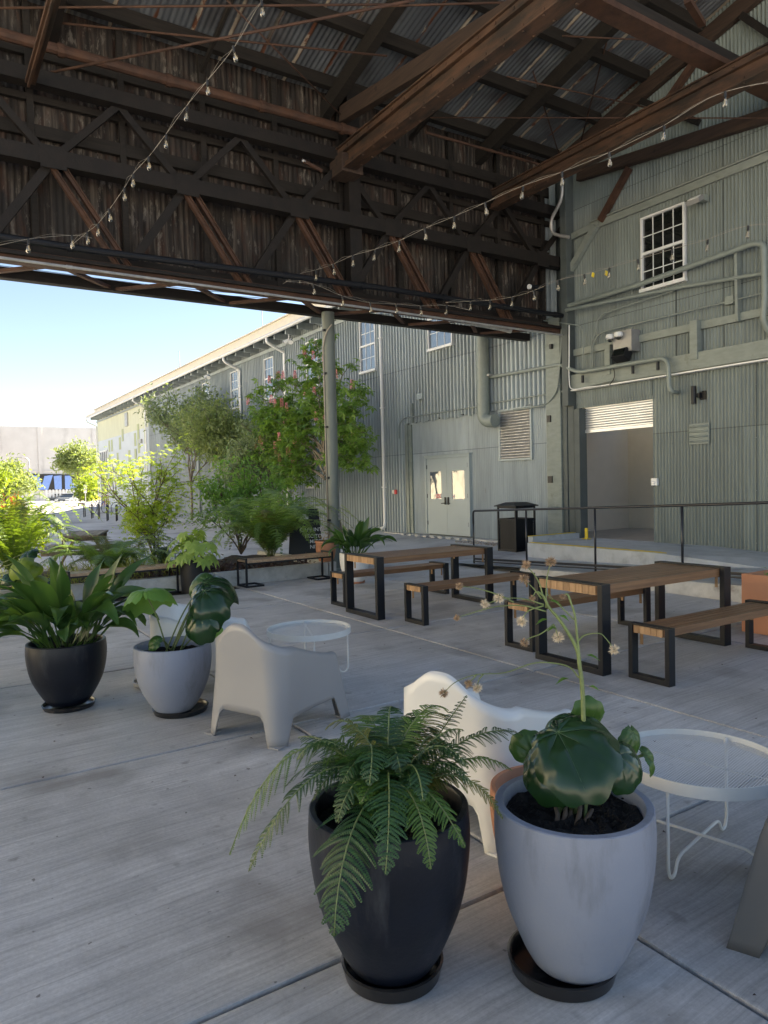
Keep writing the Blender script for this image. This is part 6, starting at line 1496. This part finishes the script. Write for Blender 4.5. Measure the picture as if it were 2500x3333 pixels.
def chestnut():
    global rnd
    sv = rnd; rnd = random.Random(33)
    by = 18.0; base = V((10.15, by, gz(10.15, by)))
    o = thing('red_horse_chestnut', 'horse chestnut with pink flower spikes behind the steel pole', 'tree', base)
    t_ = MB(); top = V((9.95, by+.55, 2.35)); t_.tube(catm([base, base.lerp(top, .5)+V((.04, .0, 0)), top, top+V((-.05, .1, 1.6))], 4), [.075*(1-.06*k) for k in range(13)], 12); tips = []
    tg = [(-.2, 1.3, 2.3), (-.2, 2.3, 1.9), (-.2, 3.3, 1.0), (-.3, 2.8, .1), (0, -1.2, 2.3), (-.3, -1.6, 1.2), (-.1, -1.9, .5), (-.2, .3, 2.8), (-.6, .8, 1.3), (-.5, -.7, 1.6), (-.4, 1.6, .7), (-.2, -.1, 3.4), (-.7, 2.0, 1.4), (-.3, 3.9, 1.6), (-.4, 3.6, .4), (-.2, 2.6, 2.5), (-.6, 3.0, 1.6), (-.5, 1.2, -.2), (-.4, 2.0, -.5), (-.2, -2.6, .6), (-.3, -2.2, -.1), (-.2, -2.3, 1.7), (-.4, 3.4, 2.2)]
    for dx, dy, dz in tg:
        q = top+V((dx, dy, dz)); mid = top.lerp(q, .5)+V((0, 0, -.12)); t0 = top+V((0, 0, rnd.uniform(-.45, .35) if dz > .6 else rnd.uniform(-.6, 0))); mid += V((rnd.uniform(-.15, .15), rnd.uniform(-.2, .2), rnd.uniform(-.1, .25))); t_.tube(catm([t0, t0.lerp(mid, .5)+V((0, 0, .1)), mid, q], 4), [.024*(1-.8*k/12)+.003 for k in range(13)], 7); 
        for p in (top.lerp(q, .55), top.lerp(q, .8), q):
            for _ in range(4):
                d = V((rnd.gauss(0, 1), rnd.gauss(0, 1), rnd.gauss(0, .7))).normalized(); e = p+d*rnd.uniform(.2, .55); t_.tube([p, p.lerp(e, .5)+V((0, 0, .03)), e], [.012, .008, .004], 5); tips += [tuple(e), tuple(p.lerp(e, .6))]
    build(t_, 'trunk', 'bark', o, smooth=True); m_ = LMB()
    for t in tips:
        for _ in range(5):
            c = V(t)+V(NR.normal(size=3)*.12); a = NR.rand()*6.28; d = V((math.cos(a), math.sin(a), -.5)); palm(m_, c, (NR.normal()*.5, NR.normal()*.5, 1), d, .20*(.7+.5*NR.rand()), 5)
    build(m_, 'crown', 'ches', o)
    hi = sorted(tips, key=lambda q: -q[2]); out = [t for t in tips if t[0] < 9.8 or t[1] < 17.6]
    for k in range(46):
        t = V(rnd.choice(hi[:len(hi)//3] if k < 16 else out)); f_ = LMB(); n = 110; zz = NR.rand(n); an = NR.rand(n)*6.28; rr_ = (.042*(1-zz)+.012)
        P = np.stack([t.x-.10+np.cos(an)*rr_*.5, t.y+np.sin(an)*rr_*.5, t.z+.14+zz*.24], 1); D = np.stack([np.cos(an), np.sin(an), .4+0*an], 1); f_.leaves(P, D, rv(n), .042+0*zz, .028+0*zz); build(f_, 'flower_spike', 'pinkfl' if k % 4 else 'drybrown', o)
    rnd = sv
chestnut()
tree('olive_tree', 'tall fine leafed grey green tree, farthest along the warehouse', V((10.3, 32.0, .2)), 7.2, 1.2, 2.0, 2, .22, .10, 17, .20, 'olive', seed=41, ntop=6, sp=.6, kids_=4)
tree('olive_tree', 'middle fine leafed grey green tree along the warehouse', V((10.4, 27.8, .2)), 5.6, .9, 1.7, 2, .19, .085, 17, .19, 'olivel', seed=42, ntop=6, kids_=4)
tree('olive_tree', 'nearest grey green tree with brownish blossom, beside the chestnut', V((10.35, 21.6, .15)), 4.0, 1.9, 1.3, 2, .15, .065, 17, .18, 'olive', seed=43, ntop=8, kids_=4, lean=(-.1, 1.3), droop=.3, up=.02)
m_ = LMB(); cloud(m_, [(10.2+NR.normal()*.5, 22.9+NR.normal()*.7, 2.9+NR.normal()*.35) for _ in range(60)], 14, .07, .05, .02, .8); tag(build(m_, 'blossom', 'drybrown', None), 'brownish dry blossom tufts on the nearest grey green tree', 'blossom')
# stakes
# bed ground cover
m_ = LMB(); cloud(m_, [(rnd.uniform(2.8, 5.9), rnd.uniform(11.45, 12.0), .2) for _ in range(60)], 16, .07, .075, .06, .3); o = build(m_, 'ground_cover', 'darkpl'); o['kind'] = 'stuff'
m_ = LMB(); cloud(m_, [(rnd.uniform(-.5, 4.3), rnd.uniform(11.5, 13.9), .2) for _ in range(80)], 22, .07, .26, .012, 1.6); o = build(m_, 'grass', 'grass'); o['kind'] = 'stuff'
m_ = LMB(); cloud(m_, [(rnd.uniform(3.0, 3.8), rnd.uniform(13.4, 14.4), .3) for _ in range(16)], 30, .10, .06, .03, .8); tag(build(m_, 'flowering_plant', 'maple', None), 'low plant with small pale yellow flowers at the foot of the maple', 'plant')

# ================================================================== BEYOND
# picnic table of weathered timber
def picnic(name, label, x, y, rz_, L=1.8, grp=None):
    o = thing(name, label, 'picnic table', group=grp)
    m_ = MB()
    for k in range(5): m_.bx((-L/2, -.37+k*.15, .70), (L/2, -.37+k*.15+.14, .74))
    build(m_, 'tabletop', 'oldpicnic', o)
    for s_ in (-1, 1):
        m_ = MB()
        for k in range(2): yy = s_*(.62+k*.15); m_.bx((-L/2, yy-.07, .42), (L/2, yy+.07, .46))
        build(m_, 'seat', 'oldpicnic', o)
    for xx in (-L*.36, L*.36):
        m_ = MB(); m_.beam((xx, -.25, .7), (xx, -.62, 0), .045, .12, up=(1, 0, 0)); m_.beam((xx, .25, .7), (xx, .62, 0), .045, .12, up=(1, 0, 0)); m_.bx((xx+.03, -.75, .33), (xx+.07, .75, .42)); m_.bx((xx+.03, -.36, .61), (xx+.07, .36, .70)); build(m_, 'leg_frame', 'oldpicnic', o)
    o.location = (x, y, 0); o.rotation_euler = (0, 0, rz_); return o
pt = picnic('picnic_table', 'weathered timber picnic table partly hidden by the ferns', 2.9, 16.2, math.radians(72), 1.9)
p2 = picnic('picnic_table', 'distant weathered picnic table in front of the parked cars', 12.0, 64.0, .3, 2.4); p2.location.z = -.05
# bike racks and bicycles
def rack(x, y, label):
    m_ = MB(); z = gz(x, y)-.02; m_.tube(rnded([(x-.10, y-.32, z), (x-.10, y-.32, z+.88), (x+.10, y+.32, z+.88), (x+.10, y+.32, z)], .22, 5), .03, 8)
    o = build(m_, 'bike_rack', 'black2', None, smooth=True); tag(o, label, 'bike rack', 'black hoop bike racks in the yard')
def yat(px, py, z): return GP(px, py, z)
for (px, py, lb) in ((275, 1668, 'leftmost black hoop bike rack'), (300, 1671, 'second black hoop bike rack from the left'), (322, 1673, 'third black hoop bike rack with a bicycle against it'), (350, 1677, 'fourth black hoop bike rack, standing clear'), (380, 1678, 'rightmost black hoop bike rack beside the maple')):
    p = GP(px, py, .3); rack(p.x, p.y, lb)
def bike(label, x, y, rz_, z):
    o = thing('bicycle', label, 'bicycle', (x, y, z))
    R = Matrix.Rotation(rz_, 3, 'Z'); T_ = lambda a, b: V((x, y, z))+R @ V((a, 0, b))
    for cx in (-.52, .52):
        m_ = MB(); m_.tube([T_(cx+.33*math.cos(t), .35+.33*math.sin(t)) for t in np.linspace(0, 2*PI, 21)], .018, 5); w_ = build(m_, 'wheel', 'tyre', o)
        m_ = MB()
        for t in np.linspace(0, PI, 6)[:-1]: m_.tube([T_(cx+.32*math.cos(t), .35+.32*math.sin(t)), T_(cx-.32*math.cos(t), .35-.32*math.sin(t))], .003, 3)
        build(m_, 'spokes', 'galv', w_)
    m_ = MB()
    for a, b in (((-.52, .35), (-.12, .33)), ((-.12, .33), (-.22, .85)), ((-.22, .75), (.38, .82)), ((-.12, .33), (.40, .72)), ((.36, .92), (.52, .35)), ((-.52, .35), (-.22, .75))): m_.tube([T_(*a), T_(*b)], .017, 6)
    build(m_, 'frame', 'blueg', o); m_ = MB(); m_.tube([T_(-.30, .9), T_(-.12, .9)], .04, 6); build(m_, 'saddle', 'black2', o)
    m_ = MB(); m_.tube([T_(.36, .98)+R @ V((0, -.25, 0)), T_(.34, .98), T_(.36, .98)+R @ V((0, .25, 0))], .013, 6); build(m_, 'handlebar', 'black2', o)
p = GP(325, 1671, .3); bike('bicycle with a blue frame locked to the third rack', p.x, p.y+.15, .7, p.z-.02)
p = GP(402, 1672, .3); bike('bicycle half hidden behind the maple foliage', p.x, p.y, .5, p.z-.02)
# parked cars
def car(label, x, y, rz_, mat, suv=False, z=0):
    o = thing('parked_car', label, 'car', (x, y, z), 0, 'cars parked by the far wall')
    R = Matrix.Rotation(rz_, 3, 'Z'); L, W, Hh = 4.4, 1.82, (1.62 if suv else 1.45)
    side = [(-2.2, .35), (-2.15, .78), (-1.9, .95) if not suv else (-2.1, 1.0), (-1.35, 1.0) if not suv else (-1.95, 1.05), (-.75, Hh-.04) if not suv else (-1.6, Hh-.05), (.35, Hh) if not suv else (.4, Hh), (1.05, 1.0), (1.95, .88), (2.2, .7), (2.2, .35)]
    body = [(-2.2, .30), (-2.2, .80), (-1.95, .97), (1.0, 1.0), (1.95, .86), (2.2, .66), (2.2, .30)]
    def tr(p): return V((x, y, z))+R @ V(p)
    m_ = MB(); m_.prism([tr((a, -W/2, b)) for a, b in body], R @ V((0, W, 0))); bd = build(m_, 'body', mat, o, bevel=.08, smooth=True, auto=.7)
    ca = [(-1.85, .96), (-1.45 if not suv else -1.7, Hh-.08), (-.9, Hh), (.3, Hh-.02), (1.15, .98)]
    m_ = MB(); m_.prism([tr((a, -W/2+.12, b)) for a, b in ca], R @ V((0, W-.24, 0))); build(m_, 'cabin_glass', 'windark', o, bevel=.06, smooth=True, auto=.7)
    m_ = MB(); m_.prism([tr((a, -W/2+.14, b)) for a, b in ((-1.45, Hh-.06), (-.9, Hh+.02), (.3, Hh), (.5, Hh-.08))], R @ V((0, W-.28, 0))); build(m_, 'roof', mat, o, bevel=.03)
    for a in (-1.38, 1.38):
        for s_ in (-1, 1):
            m_ = MB(); m_.tube([tr((a, s_*(W/2-.2), .33)), tr((a, s_*(W/2+.01), .33))], .33, 16); w_ = build(m_, 'wheel', 'tyre', o, smooth=True, auto=.6)
            m_ = MB(); m_.tube([tr((a, s_*(W/2+.0), .33)), tr((a, s_*(W/2+.02), .33))], .2, 12); build(m_, 'rim', 'galv', w_)
    for s_ in (-1, 1):
        m_ = MB(); m_.box(tr((2.17, s_*.66, .66)), (.08, .38, .14), R=R); build(m_, 'headlight', 'white', o); m_ = MB(); m_.box(tr((-2.19, s_*.68, .80)), (.05, .34, .16), R=R); build(m_, 'tail_light', 'red', o)
        m_ = MB(); m_.box(tr((.75, s_*(W/2+.08), 1.0)), (.12, .2, .12), R=R); build(m_, 'wing_mirror', mat, o)
    for s_ in (-1, 1):
        m_ = MB(); m_.box(tr((s_*2.21, 0, .5)), (.02, .36, .12), R=R); build(m_, 'number_plate', 'white', o)
    m_ = MB(); m_.box(tr((2.19, 0, .55)), (.04, .8, .16), R=R); build(m_, 'grille', 'black2', o)
    return o
fy = math.radians(-125)
for (px, py, m, lb, rz_, suv) in ((228, 1643, 'carg', 'dark grey hatchback facing us, left of the yellow car', fy, False), (290, 1640, 'cary', 'bright yellow car seen from behind near the glazed entrance', math.radians(62), True), (196, 1641, 'carb', 'dark car at the left end of the row, half behind the shrub', fy, False), (262, 1634, 'carb', 'dark car between the grey and the yellow one', fy, True), (318, 1634, 'carg', 'grey vehicle right of the yellow car at the building corner', fy, True)):
    p = GP(px, py, -.05); car(lb, p.x, p.y, rz_, m, suv, -.05)
# far wall with graffiti
FY = 112.0
m_ = MB(); a = YP(-400, 1383, FY); b = YP(420, 1391, FY); zt2 = (a.z+b.z)/2
m_.bx((a.x-20, FY, -.5), (b.x+12, FY+20, zt2))
FW = thing('concrete_warehouse', 'long pale tilt-up concrete building closing the yard far behind', 'building', (b.x, FY, 0))
build(m_, 'wall', 'farwall', FW); m_ = MB(); x = a.x-18
while x < b.x+12: m_.bx((x, FY-.12, -.5), (x+.5, FY, zt2-.02)); x += 7.3
m_.bx((a.x-20, FY-.1, zt2*.42), (b.x+12, FY-.02, zt2*.42+.12)); build(m_, 'pilaster', 'farwall', FW)
def gpoly(pts, off, mat, name):
    m_ = MB(); P_ = []
    for (u, v_) in pts: q = YP(u*.2411, 1500+v_*.2411, FY-.14-off); P_.append(q)
    m_.prism(P_, (0, .02, 0)); return build(m_, name, mat, FW)
gpoly([(365, 165), (440, 175), (1060, 185), (1250, 200), (1325, 230), (1335, 395), (440, 400), (370, 320)], .0, 'textk', 'graffiti_outline')
gpoly([(420, 195), (530, 200), (565, 330), (600, 205), (715, 190), (650, 390), (520, 390)], .03, 'blueg', 'graffiti_letter')
gpoly([(725, 205), (830, 195), (835, 385), (740, 385)], .03, 'blueg', 'graffiti_letter')
gpoly([(875, 200), (960, 200), (975, 305), (1050, 315), (1050, 385), (880, 385)], .03, 'blueg', 'graffiti_letter')
gpoly([(1240, 205), (1300, 215), (1310, 300), (1240, 300)], .03, 'blueg', 'graffiti_letter')
# white picket fence
FN = thing('picket_fence', 'white picket fence between the cars and the concrete building', 'fence', (16, FY-6, 0)); m_ = MB()
p0, p1 = YP(150, 1640, FY-7), YP(345, 1640, FY-7); x = p0.x
while x < p1.x+1: m_.bx((x, FY-7, .1), (x+.24, FY-6.96, 1.95)); x += .42
m_.bx((p0.x, FY-6.96, .5), (p1.x+1, FY-6.9, .62)); m_.bx((p0.x, FY-6.96, 1.4), (p1.x+1, FY-6.9, 1.52)); build(m_, 'pickets', 'white', FN)
OF = thing('orange_fence', 'orange fence panel among planting at the far left', 'fence', (10, 80, 0)); m_ = MB(); q = YP(20, 1640, 82); m_.bx((q.x-1.2, 82, -.1), (q.x+1.2, 82.1, 1.9)); 
for k in range(4): m_.bx((q.x-1.2+k*.75, 81.9, -.1), (q.x-1.1+k*.75, 82, 2.1))
build(m_, 'panel', 'orange', OF)
m_ = MB(); q0, q1 = GP(-60, 1652, 0), GP(240, 1652, 0); m_.add([GP(-200, 1660, .0), GP(60, 1660, .0), GP(60, 1640, .0), GP(-200, 1640, .0)], [(0,1,2,3)]); 
for i in range(len(m_.v)): m_.v[i] = (m_.v[i][0], m_.v[i][1], gz(m_.v[i][0], m_.v[i][1])+.02)
struct(m_, 'planting_strip', 'pinkc')
# street lamp & sign post
q = YP(100, 1640, 100); SL = thing('street_lamp', 'tall curved grey street lamp before the graffiti wall', 'street lamp', (q.x, 100, 0)); zt3 = YP(95, 1495, 100).z
m_ = MB(); m_.tube(catm([(q.x, 100, 0), (q.x, 100, zt3*.8), (q.x-.1, 100, zt3), (q.x-.9, 100, zt3+.25)], 5), .09, 8); build(m_, 'pole', 'galv', SL, smooth=True); m_ = MB(); m_.box((q.x-1.1, 100, zt3+.22), (.7, .3, .12)); build(m_, 'lamp_head', 'galv', SL, bevel=.03)
q = YP(279, 1640, 70); SG = thing('sign_post', 'thin post with a white upright sign before the yellow car', 'sign', (q.x, 70, 0)); m_ = MB(); m_.tube([(q.x, 70, 0), (q.x, 70, YP(279, 1578, 70).z)], .035, 6); build(m_, 'post', 'galv', SG)
m_ = MB(); zz = YP(279, 1578, 70).z; m_.bx((q.x-.13, 69.93, zz-.75), (q.x+.13, 69.96, zz)); build(m_, 'sign_plate', 'white', SG)
# distant trees
def at(px, Y_): return YP(px, 1640, Y_)
q = at(262, 92); tree('yard_tree', 'spreading yellow green tree in front of the concrete wall', V((q.x, 92, 0)), 8.2, 4.2, 3.2, 2, .5, .25, 20, .45, 'olivel', seed=61, r0=.14, ntop=5, kids_=3, wood='barkdk', sp=.8)
q = at(282, 88); bush('yard_bush', 'round yellow green bush before the graffiti', 'bush', V((q.x, 88, .3)), 3.0, 1.5, 8, 1, .4, .2, 16, .35, 'sunbush', seed=62, first=.6)
q = at(20, 75); tree('yard_tree', 'bushy yellow green tree at the far left edge', V((q.x, 75, 0)), 4.6, 2.4, .9, 2, .4, .2, 26, .4, 'olivel', seed=63, r0=.12, ntop=7, kids_=3)
q = at(-60, 70); tree('yard_tree', 'bushy tree just cut off by the left edge', V((q.x, 70, 0)), 4.8, 2.6, .9, 2, .4, .2, 22, .4, 'sunbush', seed=64, r0=.12, ntop=6, kids_=3)
# masts beyond the roof
for (px, yt, yb_, lb) in ((852, 995, 1090, 'tall thin mast rising beyond the roof, nearer the pole'), (583, 1143, 1215, 'thin mast beyond the roof, farther left')):
    a, b = DP(px, yt, 60), DP(px, yb_+60, 60); m_ = MB(); m_.tube([(a.x, a.y, 8), (a.x, a.y, a.z)], .04, 5); tag(build(m_, 'antenna_mast', 'lampw', None), lb, 'mast', 'thin masts beyond the roof')
# tree reflected in the window panes of the door, standing to the left of the patio
